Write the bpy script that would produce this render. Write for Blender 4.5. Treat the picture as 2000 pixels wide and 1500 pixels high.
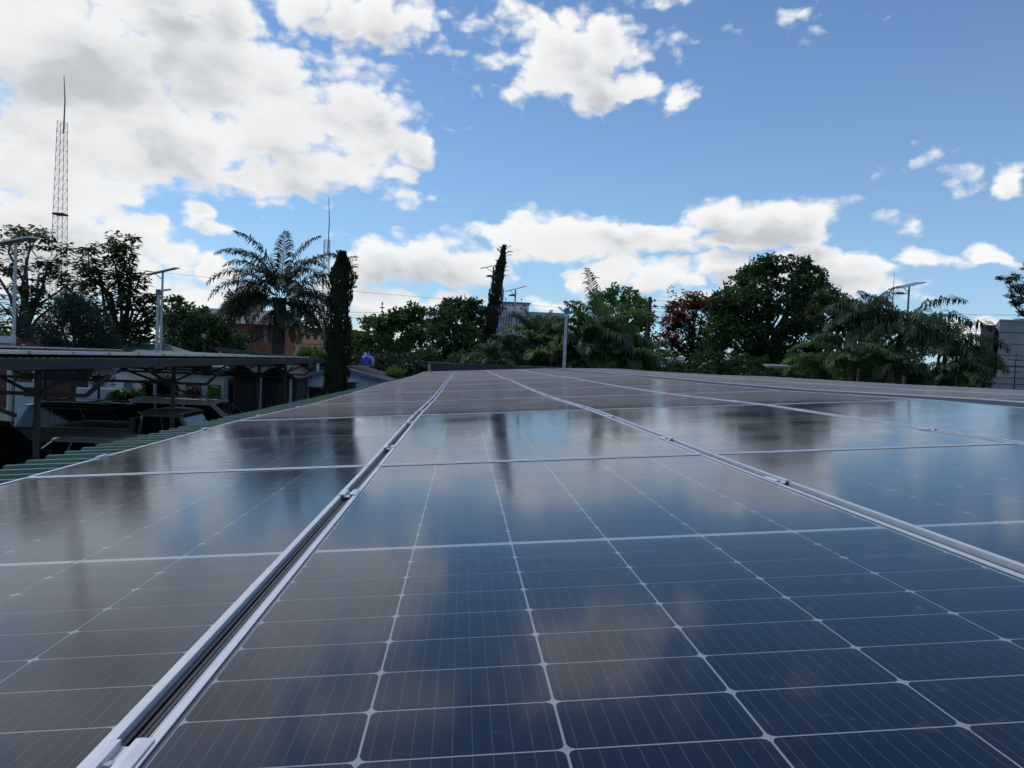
import bpy, bmesh, math, random
import numpy as np
from mathutils import Matrix, Vector, noise as mnoise

random.seed(11)
rng = np.random.default_rng(11)
R = math.radians
for o in list(bpy.data.objects):
    bpy.data.objects.remove(o)
SC = bpy.context.scene
COL = SC.collection

# ------------------------------------------------------------------ camera
EYE = 3.5
FPX = 1434.85                       # focal length in pixels of the 2000 px wide photograph
WM = np.array([[0.99692064, 0.04085967, 0.06693072],      # camera (right, down, forward) -> world
               [-0.0656148, -0.03274067, 0.99730775],
               [0.04294102, -0.99862833, -0.02995885]])
cam_d = bpy.data.cameras.new('camera')
cam = bpy.data.objects.new('camera', cam_d)
COL.objects.link(cam)
SC.camera = cam
cam_d.sensor_fit = 'HORIZONTAL'
cam_d.sensor_width = 36.0
cam_d.lens = 36.0 * FPX / 2000.0
cam_d.clip_start = 0.02
cam_d.clip_end = 6000
m = Matrix(((WM[0, 0], -WM[0, 1], -WM[0, 2], 0), (WM[1, 0], -WM[1, 1], -WM[1, 2], 0),
            (WM[2, 0], -WM[2, 1], -WM[2, 2], EYE), (0, 0, 0, 1)))
cam.matrix_world = m


def pdir(x, y):
    d = WM @ np.array([(x - 1000) / FPX, (y - 750) / FPX, 1.0])
    return d


def at(x, y, Y):
    """world point seen at photo pixel (x, y), standing at world depth Y"""
    d = pdir(x, y)
    return np.array([d[0] / d[1] * Y, Y, EYE + d[2] / d[1] * Y])


def gx(x, Y):
    """world X on the ground under photo column x at depth Y"""
    return at(x, 707, Y)[0]


# ------------------------------------------------------------------ sky, sun, exposure
SUN_AZ, SUN_EL = R(-58), R(56)      # ahead and to the left, high; veiled by cloud
wld = bpy.data.worlds.new('World')
SC.world = wld
wld.use_nodes = True
wld.cycles.sampling_method = 'NONE'
NT = wld.node_tree
NT.nodes.clear()


def nd(t, typ, **kw):
    n = t.nodes.new(typ)
    for k, v in kw.items():
        setattr(n, k, v)
    return n


def mth(t, op, a, b=None, c=None, clamp=False):
    n = t.nodes.new('ShaderNodeMath')
    n.operation = op
    n.use_clamp = clamp
    for i, v in enumerate((a, b, c)):
        if v is None:
            continue
        if isinstance(v, (int, float)):
            n.inputs[i].default_value = v
        else:
            t.links.new(v, n.inputs[i])
    return n.outputs[0]


def vmth(t, op, a, b=None, c=None):
    n = t.nodes.new('ShaderNodeVectorMath')
    n.operation = op
    for i, v in enumerate((a, b, c)):
        if v is None:
            continue
        if isinstance(v, (tuple, list)):
            n.inputs[i].default_value = v
        else:
            t.links.new(v, n.inputs[i])
    return n


def smooth(t, val, lo, hi, a=0.0, b=1.0):
    n = t.nodes.new('ShaderNodeMapRange')
    n.interpolation_type = 'SMOOTHSTEP'
    t.links.new(val, n.inputs['Value'])
    n.inputs['From Min'].default_value = lo
    n.inputs['From Max'].default_value = hi
    n.inputs['To Min'].default_value = a
    n.inputs['To Max'].default_value = b
    return n.outputs['Result']


# cumulus banks: centre and half-size as seen from the roof, turned into bearing and elevation
CLOUDS = [
    (120, 110, 330, 190, 1.0), (400, 130, 200, 130, 1.0), (250, 270, 320, 120, 1.0), (540, 215, 200, 130, 1.0),
    (700, 240, 160, 95, 1.0), (800, 275, 80, 55, .9), (600, 325, 170, 60, .9), (780, 325, 60, 36, .8),
    (60, 330, 220, 90, 1.0), (460, 345, 110, 40, .8), (430, 25, 100, 60, .9), (330, 20, 120, 50, .9),
    (610, 10, 140, 55, .85), (690, 55, 80, 50, .8), (775, 45, 90, 60, .85),
    (230, 372, 100, 36, 1.0), (90, 400, 180, 60, 1.0), (40, 460, 180, 80, 1.0), (250, 455, 100, 48, 1.0),
    (330, 500, 100, 45, .9), (425, 525, 60, 34, .9), (402, 425, 44, 32, .9), (450, 452, 50, 20, .8),
    (140, 520, 240, 80, 1.0), (350, 585, 150, 40, .9), (470, 580, 80, 30, .8),
    (735, 515, 100, 60, 1.05), (820, 512, 150, 62, 1.1), (905, 525, 80, 44, .9), (700, 590, 80, 40, .9), (790, 605, 90, 36, .9),
    (880, 590, 60, 20, .7), (965, 455, 60, 32, 1.0), (1060, 455, 140, 56, 1.1), (1170, 462, 140, 54, 1.1),
    (1290, 472, 100, 36, .9), (1010, 490, 90, 32, .8), (1435, 425, 85, 46, 1.05), (1540, 430, 125, 54, 1.1),
    (1610, 465, 70, 30, .8), (1470, 470, 150, 36, .9), (1360, 450, 60, 24, .8),
    (1185, 540, 70, 40, 1.05), (1265, 540, 90, 38, 1.05), (1080, 585, 70, 18, .7), (1330, 555, 50, 22, .8),
    (1420, 530, 90, 40, 1.0), (1490, 550, 110, 45, 1.0), (1620, 525, 130, 46, 1.0), (1705, 530, 70, 32, .9),
    (1805, 515, 60, 22, .9), (1925, 494, 70, 20, .9), (1690, 570, 90, 30, .8), (1960, 500, 40, 16, .6),
    (1075, 115, 105, 88, 1.1), (1175, 85, 85, 62, 1.05), (1135, 155, 120, 58, 1.1), (1235, 170, 70, 36, .85),
    (1312, 190, 34, 28, .7), (1000, 70, 90, 60, .25), (1265, 75, 30, 14, .08), (1560, 36, 60, 24, .16),
    (1990, 350, 50, 42, .95), (1845, 355, 34, 22, .15), (1800, 312, 44, 12, .08), (1770, 430, 34, 14, .1),
    (915, 250, 24, 14, .2), (1280, 0, 40, 16, .2), (790, 385, 44, 20, .28), (520, 400, 60, 16, .2),
    (600, 640, 260, 30, .7), (1440, 600, 160, 30, .6), (1850, 640, 120, 24, .5), (350, 650, 400, 30, .8),
    (60, -160, 420, 150, 1.0), (520, -280, 300, 130, .9), (-420, 120, 380, 260, 1.0), (-520, 480, 380, 120, 1.0),
    (920, -330, 160, 80, .8), (1450, -330, 170, 80, .8), (2350, 380, 190, 90, 1.0), (2500, 80, 160, 90, .9), (2800, 520, 300, 60, .9),
    (100, -650, 500, 220, .9), (-1100, 300, 500, 200, 1.0), (1900, -520, 200, 110, .8),
]
blobs = []
for (x, y, rx, ry, w) in CLOUDS:
    d = pdir(x, y)
    d = d / np.linalg.norm(d)
    k = 1.0 / FPX * (1.0 / (1 + ((x - 1000) / FPX) ** 2 * .6))
    blobs.append((math.atan2(d[0], d[1]), math.asin(d[2]), rx * k, ry * k, w))
for i in range(9):                 # the same fair-weather cumulus all round, behind the camera too
    blobs.append((random.uniform(1.25, 5.0), random.uniform(.1, 1.0), random.uniform(.25, .5), random.uniform(.08, .18), .9))

def density_group(name, items):
    grp = bpy.data.node_groups.new(name, 'ShaderNodeTree')
    grp.interface.new_socket('Vector', in_out='INPUT', socket_type='NodeSocketVector')
    grp.interface.new_socket('Density', in_out='OUTPUT', socket_type='NodeSocketFloat')
    gi = nd(grp, 'NodeGroupInput')
    go = nd(grp, 'NodeGroupOutput')
    cur = None
    for (a, e, rx, ry, w) in items:
        s = vmth(grp, 'MULTIPLY_ADD', gi.outputs[0], (1 / rx, 1 / ry, 0), (-a / rx, -e / ry, 0)).outputs[0]
        L = vmth(grp, 'LENGTH', s).outputs['Value']
        v = mth(grp, 'MULTIPLY_ADD', L, -w, w)
        cur = v if cur is None else mth(grp, 'SMOOTH_MAX', cur, v, 0.12)
    grp.links.new(cur, go.inputs[0])
    return grp


GRP_ALL = density_group('cloud_density', blobs)

tc = nd(NT, 'ShaderNodeTexCoord')
nrm = vmth(NT, 'NORMALIZE', tc.outputs['Generated']).outputs[0]
sep = nd(NT, 'ShaderNodeSeparateXYZ')
NT.links.new(nrm, sep.inputs[0])
az = mth(NT, 'ARCTAN2', sep.outputs[0], sep.outputs[1])
el = mth(NT, 'ARCSINE', sep.outputs[2])
az = mth(NT, 'WRAP', az, 2 * math.pi - 1.4, -1.4)
ang = nd(NT, 'ShaderNodeCombineXYZ')
NT.links.new(az, ang.inputs[0])
NT.links.new(el, ang.inputs[1])


def noise_tex(t, vec, scale, detail, rough=.55, dist=0.0, stretch=None, dims='3D'):
    n = nd(t, 'ShaderNodeTexNoise', noise_dimensions=dims)
    n.inputs['Scale'].default_value = scale
    n.inputs['Detail'].default_value = detail
    n.inputs['Roughness'].default_value = rough
    n.inputs['Distortion'].default_value = dist
    if stretch:
        vec = vmth(t, 'MULTIPLY', vec, stretch).outputs[0]
    t.links.new(vec, n.inputs['Vector'])
    return n


ang3 = vmth(NT, 'MULTIPLY', ang.outputs[0], (1, 1.55, 0)).outputs[0]
wn = noise_tex(NT, ang3, 5.5, 2, .5, dims='2D')
wn2 = noise_tex(NT, ang3, 22, 3, .6, dims='2D')
w1 = vmth(NT, 'SUBTRACT', wn.outputs['Color'], (.5, .5, .5)).outputs[0]
w1 = vmth(NT, 'MULTIPLY', w1, (.10, .045, 0)).outputs[0]
w2 = vmth(NT, 'SUBTRACT', wn2.outputs['Color'], (.5, .5, .5)).outputs[0]
w2 = vmth(NT, 'MULTIPLY', w2, (.030, .020, 0)).outputs[0]
warp = vmth(NT, 'ADD', ang.outputs[0], w1).outputs[0]
warp = vmth(NT, 'ADD', warp, w2).outputs[0]
fb = noise_tex(NT, ang3, 17, 7, .62, .15, dims='2D').outputs['Fac']


def puffs(scale):
    n = nd(NT, 'ShaderNodeTexVoronoi', voronoi_dimensions='2D', feature='SMOOTH_F1')
    n.inputs['Scale'].default_value = scale
    n.inputs['Smoothness'].default_value = .35
    NT.links.new(vmth(NT, 'ADD', ang3, vmth(NT, 'MULTIPLY', w2, (1.0, 1.5, 0)).outputs[0]).outputs[0], n.inputs['Vector'])
    return n.outputs['Distance']


pf = mth(NT, 'ADD', mth(NT, 'MULTIPLY', puffs(19), .6), mth(NT, 'MULTIPLY', puffs(47), .4))


def dens(vec, grp):
    g = nd(NT, 'ShaderNodeGroup')
    g.node_tree = grp
    NT.links.new(vec, g.inputs[0])
    return g.outputs[0]


def plus_noise(d):
    d = mth(NT, 'MULTIPLY_ADD', mth(NT, 'SUBTRACT', fb, .5), .85, d)
    return mth(NT, 'MULTIPLY_ADD', mth(NT, 'SUBTRACT', .42, pf), .8, d)


d0 = plus_noise(dens(warp, GRP_ALL))
up = vmth(NT, 'ADD', warp, (-.008, .024, 0)).outputs[0]
d1 = dens(up, GRP_ALL)
alpha = smooth(NT, d0, -0.04, 0.44)
thick = mth(NT, 'ADD', mth(NT, 'MULTIPLY', d1, .8), mth(NT, 'MULTIPLY', d0, .35))
lump = noise_tex(NT, ang3, 6, 4, .5, .3, dims='2D').outputs['Fac']
shade = mth(NT, 'MULTIPLY', smooth(NT, thick, .05, 1.0), smooth(NT, lump, .34, .62, .30, 1.0))
fine = noise_tex(NT, ang3, 34, 3, .6, .2, dims='2D').outputs['Fac']
shade = mth(NT, 'MULTIPLY_ADD', mth(NT, 'SUBTRACT', fine, .5), .16, shade, clamp=True)
sky = nd(NT, 'ShaderNodeTexSky', sky_type='NISHITA')
sky.sun_disc = False
sky.sun_elevation = SUN_EL
sky.sun_rotation = SUN_AZ
sky.altitude = 1200
sky.air_density = 1.0
sky.dust_density = 0.25
sky.ozone_density = 2.5
ccol = nd(NT, 'ShaderNodeValToRGB')
NT.links.new(shade, ccol.inputs[0])
cr = ccol.color_ramp
cr.elements[0].position, cr.elements[0].color = 0.0, (.94, .945, .95, 1)
cr.elements[1].position, cr.elements[1].color = 1.0, (.54, .565, .60, 1)
e_ = cr.elements.new(.55)
e_.color = (.76, .775, .795, 1)
mixc = nd(NT, 'ShaderNodeMix', data_type='RGBA')
NT.links.new(alpha, mixc.inputs['Factor'])
tint = nd(NT, 'ShaderNodeMix', data_type='RGBA', blend_type='MULTIPLY')
tint.inputs['Factor'].default_value = 1.0
NT.links.new(sky.outputs[0], tint.inputs['A'])
tint.inputs['B'].default_value = (.90, 1.14, 1.36, 1)
hz = nd(NT, 'ShaderNodeMix', data_type='RGBA')          # pale aerosol haze low in the sky
NT.links.new(mth(NT, 'MULTIPLY', mth(NT, 'POWER', 2.71828, mth(NT, 'MULTIPLY', mth(NT, 'MAXIMUM', el, 0.0), -4.6)), .75), hz.inputs['Factor'])
NT.links.new(tint.outputs['Result'], hz.inputs['A'])
hz.inputs['B'].default_value = (4.3, 6.5, 7.9, 1)
NT.links.new(hz.outputs['Result'], mixc.inputs['A'])
c10 = nd(NT, 'ShaderNodeMix', data_type='RGBA', blend_type='MULTIPLY')
c10.inputs['Factor'].default_value = 1.0
NT.links.new(ccol.outputs[0], c10.inputs['A'])
c10.inputs['B'].default_value = (10, 10, 10, 1)
NT.links.new(c10.outputs['Result'], mixc.inputs['B'])
bg = nd(NT, 'ShaderNodeBackground')
bg.inputs['Strength'].default_value = 0.1
NT.links.new(mixc.outputs['Result'], bg.inputs['Color'])
wo = nd(NT, 'ShaderNodeOutputWorld')
NT.links.new(bg.outputs[0], wo.inputs['Surface'])

sun_d = bpy.data.lights.new('sun', 'SUN')
sun_d.energy = 1.5
sun_d.angle = R(10)
sun_d.color = (1.0, .95, .87)
sun = bpy.data.objects.new('sun', sun_d)
COL.objects.link(sun)
sv = Vector((math.sin(SUN_AZ) * math.cos(SUN_EL), math.cos(SUN_AZ) * math.cos(SUN_EL), math.sin(SUN_EL)))
sun.rotation_euler = sv.to_track_quat('Z', 'Y').to_euler()
sun.location = (0, 0, 60)

SC.view_settings.view_transform = 'Standard'
SC.view_settings.look = 'None'
SC.view_settings.exposure = 0.0
SC.view_settings.gamma = 1.0
SC.view_settings.use_curve_mapping = False

# ------------------------------------------------------------------ materials
MATS = {}


def mat(name, col, rough=.6, metal=0.0, var=.12, scale=6.0, bump=0.0, bscale=40.0, spec=.5, coat=0.0, col2=None, trans=0.0, stretch=None):
    if name in MATS:
        return MATS[name]
    mt = bpy.data.materials.new(name)
    mt.use_nodes = True
    t = mt.node_tree
    b = t.nodes['Principled BSDF']
    b.inputs['Roughness'].default_value = rough
    b.inputs['Metallic'].default_value = metal
    b.inputs['Specular IOR Level'].default_value = spec
    if coat:
        b.inputs['Coat Weight'].default_value = coat
        b.inputs['Coat Roughness'].default_value = .04
    tcn = nd(t, 'ShaderNodeTexCoord')
    n = noise_tex(t, tcn.outputs['Object'], scale, 5, .6, 0, stretch)
    mx = nd(t, 'ShaderNodeMix', data_type='RGBA')
    fac = smooth(t, n.outputs['Fac'], .3, .7)
    t.links.new(fac, mx.inputs['Factor'])
    if col2 is None:
        a = tuple(c * (1 - var) for c in col) + (1,)
        c2 = tuple(min(1, c * (1 + var)) for c in col) + (1,)
    else:
        a = tuple(col) + (1,)
        c2 = tuple(col2) + (1,)
    mx.inputs['A'].default_value = a
    mx.inputs['B'].default_value = c2
    t.links.new(mx.outputs['Result'], b.inputs['Base Color'])
    if bump:
        n2 = noise_tex(t, tcn.outputs['Object'], bscale, 4, .6, 0, stretch)
        bp = nd(t, 'ShaderNodeBump')
        bp.inputs['Strength'].default_value = bump
        bp.inputs['Distance'].default_value = .02
        t.links.new(n2.outputs['Fac'], bp.inputs['Height'])
        t.links.new(bp.outputs[0], b.inputs['Normal'])
    if trans:
        tr = nd(t, 'ShaderNodeBsdfTranslucent')
        t.links.new(mx.outputs['Result'], tr.inputs['Color'])
        ms = nd(t, 'ShaderNodeMixShader')
        ms.inputs[0].default_value = trans
        t.links.new(b.outputs[0], ms.inputs[1])
        t.links.new(tr.outputs[0], ms.inputs[2])
        t.links.new(ms.outputs[0], t.nodes['Material Output'].inputs['Surface'])
    MATS[name] = mt
    return mt


def leafmat(name, dark, light, rough=.45, scale=1.2, trans=.3):
    return mat(name, dark, rough, col2=light, scale=scale, spec=.25, trans=min(.5, trans * 1.5))


M_ALU = mat('anodised aluminium', (.66, .68, .70), .5, .35, .06, 14)
M_ALUD = mat('mill finish rail', (.36, .38, .40), .45, .8, .1, 20)
M_RAIL = mat('seam shade dark rail', (.022, .028, .036), .4, .3, .1, 20)  # aluminium rail, with the shade of the seams put into its colour
M_STEEL = mat('painted grey steel', (.035, .038, .042), .5, .1, .25, 5)
M_GALV = mat('galvanised steel', (.36, .38, .39), .45, .6, .12, 9)
M_GREEN = mat('green roof paint', (.012, .085, .06), .42, 0, .22, 3, .15, 30)
M_GREEN2 = mat('faded green roof paint', (.05, .14, .12), .5, 0, .2, 2)
M_DARKROOF = mat('dark weathered sheet', (.035, .03, .03), .65, 0, .3, 4)
M_BLACK = mat('black rubber', (.012, .012, .013), .8)
M_WALLW = mat('white painted wall', (.62, .66, .70), .8, 0, .06, 2, .1, 60)
M_WALLB = mat('pale blue painted wall', (.42, .50, .58), .8, 0, .07, 2, .1, 60)
M_BLUETRIM = mat('blue trim paint', (.06, .13, .26), .5)
M_BROWNROOF = mat('weathered brown roof sheet', (.17, .145, .13), .7, 0, .2, 3)
M_BRICK = mat('red brick', (.23, .085, .05), .85, 0, .2, 1.2, .2, 30)
M_ORANGE = mat('orange brick', (.58, .29, .17), .85, 0, .12, .6)
M_CONC = mat('grey concrete', (.26, .27, .275), .85, 0, .12, .5)
M_CONCD = mat('dark grey concrete', (.13, .115, .12), .85, 0, .12, .5)
M_CONCL = mat('pale concrete', (.52, .54, .56), .8, 0, .08, .4)
M_ASBEST = mat('grey fibre cement roof', (.20, .195, .19), .85, 0, .15, .8)
M_WIN = mat('dark window glass', (.02, .028, .035), .08, 0, .1, 3, spec=.6)
M_BARK = mat('brown bark', (.055, .045, .036), .9, 0, .35, 5, .6, 25)
M_BARKG = mat('grey bark', (.09, .082, .07), .9, 0, .3, 5, .6, 25)
M_WIRE = mat('black cable', (.015, .015, .016), .7)
M_WOODP = mat('dark creosoted pole', (.035, .028, .024), .85, 0, .3, 6)
M_RED = mat('red tile roof', (.30, .10, .075), .8, 0, .2, 3)
M_MASTG = mat('dull grey mast steel', (.16, .17, .18), .5, .3, .1, 3)

M_CELL = bpy.data.materials.new('silicon cell')
M_CELL.use_nodes = True
t = M_CELL.node_tree
b = t.nodes['Principled BSDF']
b.inputs['Roughness'].default_value = .35
b.inputs['Specular IOR Level'].default_value = .2
uv = nd(t, 'ShaderNodeUVMap')
sp = nd(t, 'ShaderNodeSeparateXYZ')
t.links.new(uv.outputs[0], sp.inputs[0])
fr = mth(t, 'FRACT', mth(t, 'MULTIPLY', sp.outputs[0], 10.0))
ln = mth(t, 'LESS_THAN', mth(t, 'ABSOLUTE', mth(t, 'SUBTRACT', fr, .5)), .032)
oi = nd(t, 'ShaderNodeObjectInfo')
geo = nd(t, 'ShaderNodeNewGeometry')
vn = noise_tex(t, geo.outputs['Position'], 1.4, 2)
mx = nd(t, 'ShaderNodeMix', data_type='RGBA')
t.links.new(mth(t, 'ADD', mth(t, 'MULTIPLY', oi.outputs['Random'], .5), mth(t, 'MULTIPLY', vn.outputs['Fac'], .5)), mx.inputs['Factor'])
mx.inputs['A'].default_value = (.0022, .0062, .020, 1)
mx.inputs['B'].default_value = (.0036, .0098, .032, 1)
mx2 = nd(t, 'ShaderNodeMix', data_type='RGBA')
t.links.new(mth(t, 'MULTIPLY', ln, .38), mx2.inputs['Factor'])
t.links.new(mx.outputs['Result'], mx2.inputs['A'])
mx2.inputs['B'].default_value = (.17, .19, .22, 1)
t.links.new(mx2.outputs['Result'], b.inputs['Base Color'])
M_BACK = mat('white backsheet', (.42, .46, .50), .6, 0, .05, 8)

# panel glass: clear sheet with fresnel reflection under a thin film of dust
M_GLASS = bpy.data.materials.new('panel glass')
M_GLASS.use_nodes = True
t = M_GLASS.node_tree
t.nodes.clear()
out = nd(t, 'ShaderNodeOutputMaterial')
geo = nd(t, 'ShaderNodeNewGeometry')
fres = nd(t, 'ShaderNodeFresnel')
fres.inputs['IOR'].default_value = 1.34
glo = nd(t, 'ShaderNodeBsdfGlossy')
glo.inputs['Color'].default_value = (.86, .93, 1, 1)
rn = noise_tex(t, geo.outputs['Position'], 2.2, 5, .6)
t.links.new(smooth(t, rn.outputs['Fac'], .3, .7, .085, .135), glo.inputs['Roughness'])
tra = nd(t, 'ShaderNodeBsdfTransparent')
tra.inputs['Color'].default_value = (.95, .97, .97, 1)
ms = nd(t, 'ShaderNodeMixShader')
t.links.new(fres.outputs[0], ms.inputs[0])
t.links.new(tra.outputs[0], ms.inputs[1])
t.links.new(glo.outputs[0], ms.inputs[2])
dif = nd(t, 'ShaderNodeBsdfDiffuse')
dif.inputs['Color'].default_value = (.27, .255, .245, 1)
cosv = mth(t, 'ABSOLUTE', vmth(t, 'DOT_PRODUCT', geo.outputs['Incoming'], geo.outputs['Normal']).outputs['Value'])
cosv = mth(t, 'MAXIMUM', cosv, .02)
dn = noise_tex(t, geo.outputs['Position'], 1.1, 6, .65)
spots = noise_tex(t, geo.outputs['Position'], 26, 3, .6, .4)
sepp = nd(t, 'ShaderNodeSeparateXYZ')
t.links.new(geo.outputs['Position'], sepp.inputs[0])
tau = mth(t, 'ADD', smooth(t, dn.outputs['Fac'], .3, .7, .0025, .009), mth(t, 'MULTIPLY', smooth(t, spots.outputs['Fac'], .62, .73), .05))
marks = noise_tex(t, geo.outputs['Position'], 7, 4, .7, .8)
tau = mth(t, 'ADD', tau, mth(t, 'MULTIPLY', smooth(t, marks.outputs['Fac'], .58, .75), .022))
tau = mth(t, 'ADD', tau, smooth(t, sepp.outputs[1], 4.6, 5.6, 0, .026))      # the far rows were not washed
fac = mth(t, 'SUBTRACT', 1.0, mth(t, 'POWER', 2.71828, mth(t, 'DIVIDE', mth(t, 'MULTIPLY', tau, -1.0), cosv)))
ms2 = nd(t, 'ShaderNodeMixShader')
t.links.new(fac, ms2.inputs[0])
t.links.new(ms.outputs[0], ms2.inputs[1])
t.links.new(dif.outputs[0], ms2.inputs[2])
t.links.new(ms2.outputs[0], out.inputs['Surface'])


# ------------------------------------------------------------------ mesh helpers
class MB:
    def __init__(self):
        self.v, self.f = [], []

    def add(self, vs, fs):
        n = len(self.v)
        self.v += [tuple(map(float, p)) for p in vs]
        self.f += [tuple(i + n for i in q) for q in fs]
        return self

    def box(self, c, s, rot=None):
        c = Vector(c)
        vs = []
        for k in range(8):
            p = Vector(((k & 1) - .5, ((k >> 1) & 1) - .5, (k >> 2) - .5))
            p = Vector((p.x * s[0], p.y * s[1], p.z * s[2]))
            if rot is not None:
                p = rot @ p
            vs.append(c + p)
        return self.add(vs, [(0, 2, 3, 1), (4, 5, 7, 6), (0, 1, 5, 4), (2, 6, 7, 3), (0, 4, 6, 2), (1, 3, 7, 5)])

    def span(self, lo, hi):
        return self.box([(a + c) / 2 for a, c in zip(lo, hi)], [abs(c - a) for a, c in zip(lo, hi)])

    def bar(self, a, c, w, h, up=(0, 0, 1)):
        a, c = Vector(a), Vector(c)
        y = (c - a)
        L = y.length
        y.normalize()
        x = y.cross(Vector(up))
        if x.length < 1e-5:
            x = y.cross(Vector((1, 0, 0)))
        x.normalize()
        z = x.cross(y)
        rot = Matrix((x, y, z)).transposed()
        return self.box((a + c) / 2, (w, L, h), rot)

    def tube(self, pts, rad, n=8, cap=True):
        pts = [Vector(p) for p in pts]
        if not hasattr(rad, '__len__'):
            rad = [rad] * len(pts)
        vs, fs = [], []
        px = None
        for i, p in enumerate(pts):
            d = (pts[min(i + 1, len(pts) - 1)] - pts[max(i - 1, 0)])
            d = d.normalized() if d.length > 1e-9 else Vector((0, 0, 1))
            if px is None:
                px = d.cross(Vector((.3, 1, .1))).normalized()
            px = (px - d * px.dot(d))
            px = px.normalized() if px.length > 1e-6 else d.orthogonal().normalized()
            py = d.cross(px)
            for k in range(n):
                a = 2 * math.pi * k / n
                vs.append(p + (px * math.cos(a) + py * math.sin(a)) * rad[i])
        for i in range(len(pts) - 1):
            for k in range(n):
                a, c = i * n + k, i * n + (k + 1) % n
                fs.append((a, c, c + n, a + n))
        if cap:
            fs.append(tuple(range(n - 1, -1, -1)))
            fs.append(tuple((len(pts) - 1) * n + k for k in range(n)))
        return self.add(vs, fs)

    def prism(self, poly, axis, lo, hi):
        """poly of 2D points extruded along axis 0/1/2 from lo to hi"""
        n = len(poly)
        vs = []
        for h in (lo, hi):
            for (p, q) in poly:
                vs.append({0: (h, p, q), 1: (p, h, q), 2: (p, q, h)}[axis])
        fs = [tuple(range(n))[::-1], tuple(range(n, 2 * n))]
        fs += [(i, (i + 1) % n, (i + 1) % n + n, i + n) for i in range(n)]
        return self.add(vs, fs)

    def build(self, name, mt, parent=None, local=False, bevel=0.0, smooth_=False):
        off = (0, 0, 0)
        if parent is not None and not local:
            off = BASE[parent.name]
        vs = [(x - off[0], y - off[1], z - off[2]) for x, y, z in self.v]
        me = bpy.data.meshes.new(name)
        me.from_pydata(vs, [], self.f)
        bmn = bmesh.new()
        bmn.from_mesh(me)
        bmesh.ops.recalc_face_normals(bmn, faces=bmn.faces)
        bmn.to_mesh(me)
        bmn.free()
        if smooth_:
            me.shade_smooth()
        return link(name, me, mt, parent, bevel)


BASE = {}


def link(name, me, mt, parent=None, bevel=0.0):
    if mt is not None and len(me.materials) == 0:
        me.materials.append(mt)
    o = bpy.data.objects.new(name, me)
    COL.objects.link(o)
    if parent is not None:
        o.parent = parent
        BASE[o.name] = BASE.get(parent.name, (0, 0, 0))
    else:
        BASE[o.name] = (0, 0, 0)
    if bevel:
        md = o.modifiers.new('bevel', 'BEVEL')
        md.width = bevel
        md.segments = 2
        md.limit_method = 'ANGLE'
    return o


def tag(o, label=None, cat=None, group=None, kind=None):
    if label:
        o['label'] = label
    if cat:
        o['category'] = cat
    if group:
        o['group'] = group
    if kind:
        o['kind'] = kind
    return o


def thing(name, loc, label, cat, group=None):
    o = bpy.data.objects.new(name, None)
    o.empty_display_size = .2
    COL.objects.link(o)
    o.location = loc
    BASE[o.name] = tuple(map(float, loc))
    return tag(o, label, cat, group)


ORD = ['first', 'second', 'third', 'fourth', 'fifth', 'sixth', 'seventh', 'eighth', 'ninth', 'tenth', 'eleventh', 'twelfth',
       'thirteenth', 'fourteenth', 'fifteenth', 'sixteenth', 'seventeenth', 'eighteenth', 'nineteenth', 'twentieth', 'twenty-first']

# ------------------------------------------------------------------ ground
M_GROUND = mat('dry earth and grass', (.10, .085, .055), .95, col2=(.06, .075, .03), scale=.15, bump=.3, bscale=6)
M_ASPH = mat('worn asphalt', (.055, .055, .055), .9, 0, .25, 1.2, .3, 60)
g = MB()
g.add([(-3000, -400, 0), (3000, -400, 0), (3000, 4500, 0), (-3000, 4500, 0)], [(0, 1, 2, 3)])
tag(g.build('ground', M_GROUND), kind='structure')
g = MB()
g.add([(-16, -6, .004), (9, -6, .004), (9, 29, .004), (-16, 29, .004)], [(0, 1, 2, 3)])
tag(g.build('parking_yard', M_ASPH), kind='structure')

# ------------------------------------------------------------------ the roof frame: u across (rises to the right), v along, w off the plane
RM = np.array([[0.99747749, -0.0658833, -0.02642052], [-0.02821556, -0.02646571, -0.99925144], [0.06513475, 0.99747629, -0.02825788]])
TV = np.array([-0.36763616, 0.31080028, 1.37883752])
RW = WM @ RM
TW = WM @ TV + np.array([0, 0, EYE])


def rf(u, v, w=0.0):
    return RW @ np.array([u, v, w]) + TW


PL, PW = 2.278, 1.134
LP = 2.288
V0 = 1.144 - LP
ROWZ = [0, .003, .018, -.001, .004, .022, .038, .030, .042, .050, .066, .092, .112]
CU = [-.016 - .03 - PW, -.016, -.016 + PW + .03, -.016 + 2 * (PW + .03), 3.80, 3.80 + PW + .03]    # left edge of each column


def colw(u):
    return 0.0 if u < 3.6 else -.002 - (u - 3.8) * .035


# our own green carport roof under the array
own = thing('carport', rf(2.3, 12, -2.9), 'green corrugated carport roof carrying the large solar array in the foreground', 'carport')
own.location.z = 0
BASE[own.name] = tuple(own.location)


def rib_sheet(n_rib, pitch, length, base_pt, ax_u, ax_v, ax_w, hh=.028):
    """trapezoid-ribbed sheet: ribs run along ax_u, repeat along ax_v"""
    prof = []
    for i in range(n_rib):
        s = i * pitch
        prof += [(s, 0), (s + pitch * .60, 0), (s + pitch * .70, hh), (s + pitch * .86, hh), (s + pitch * .96, 0)]
    prof.append((n_rib * pitch, 0))
    mb = MB()
    vs = []
    for uu in (0, length):
        for (s, h) in prof:
            vs.append(np.array(base_pt) + np.array(ax_u) * uu + np.array(ax_v) * s + np.array(ax_w) * h)
    n = len(prof)
    mb.add(vs, [(i, i + 1, i + 1 + n, i + n) for i in range(n - 1)])
    mb.add([p - np.array(ax_w) * .003 for p in vs], [(i + n, i + 1 + n, i + 1, i) for i in range(n - 1)])
    return mb


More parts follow.
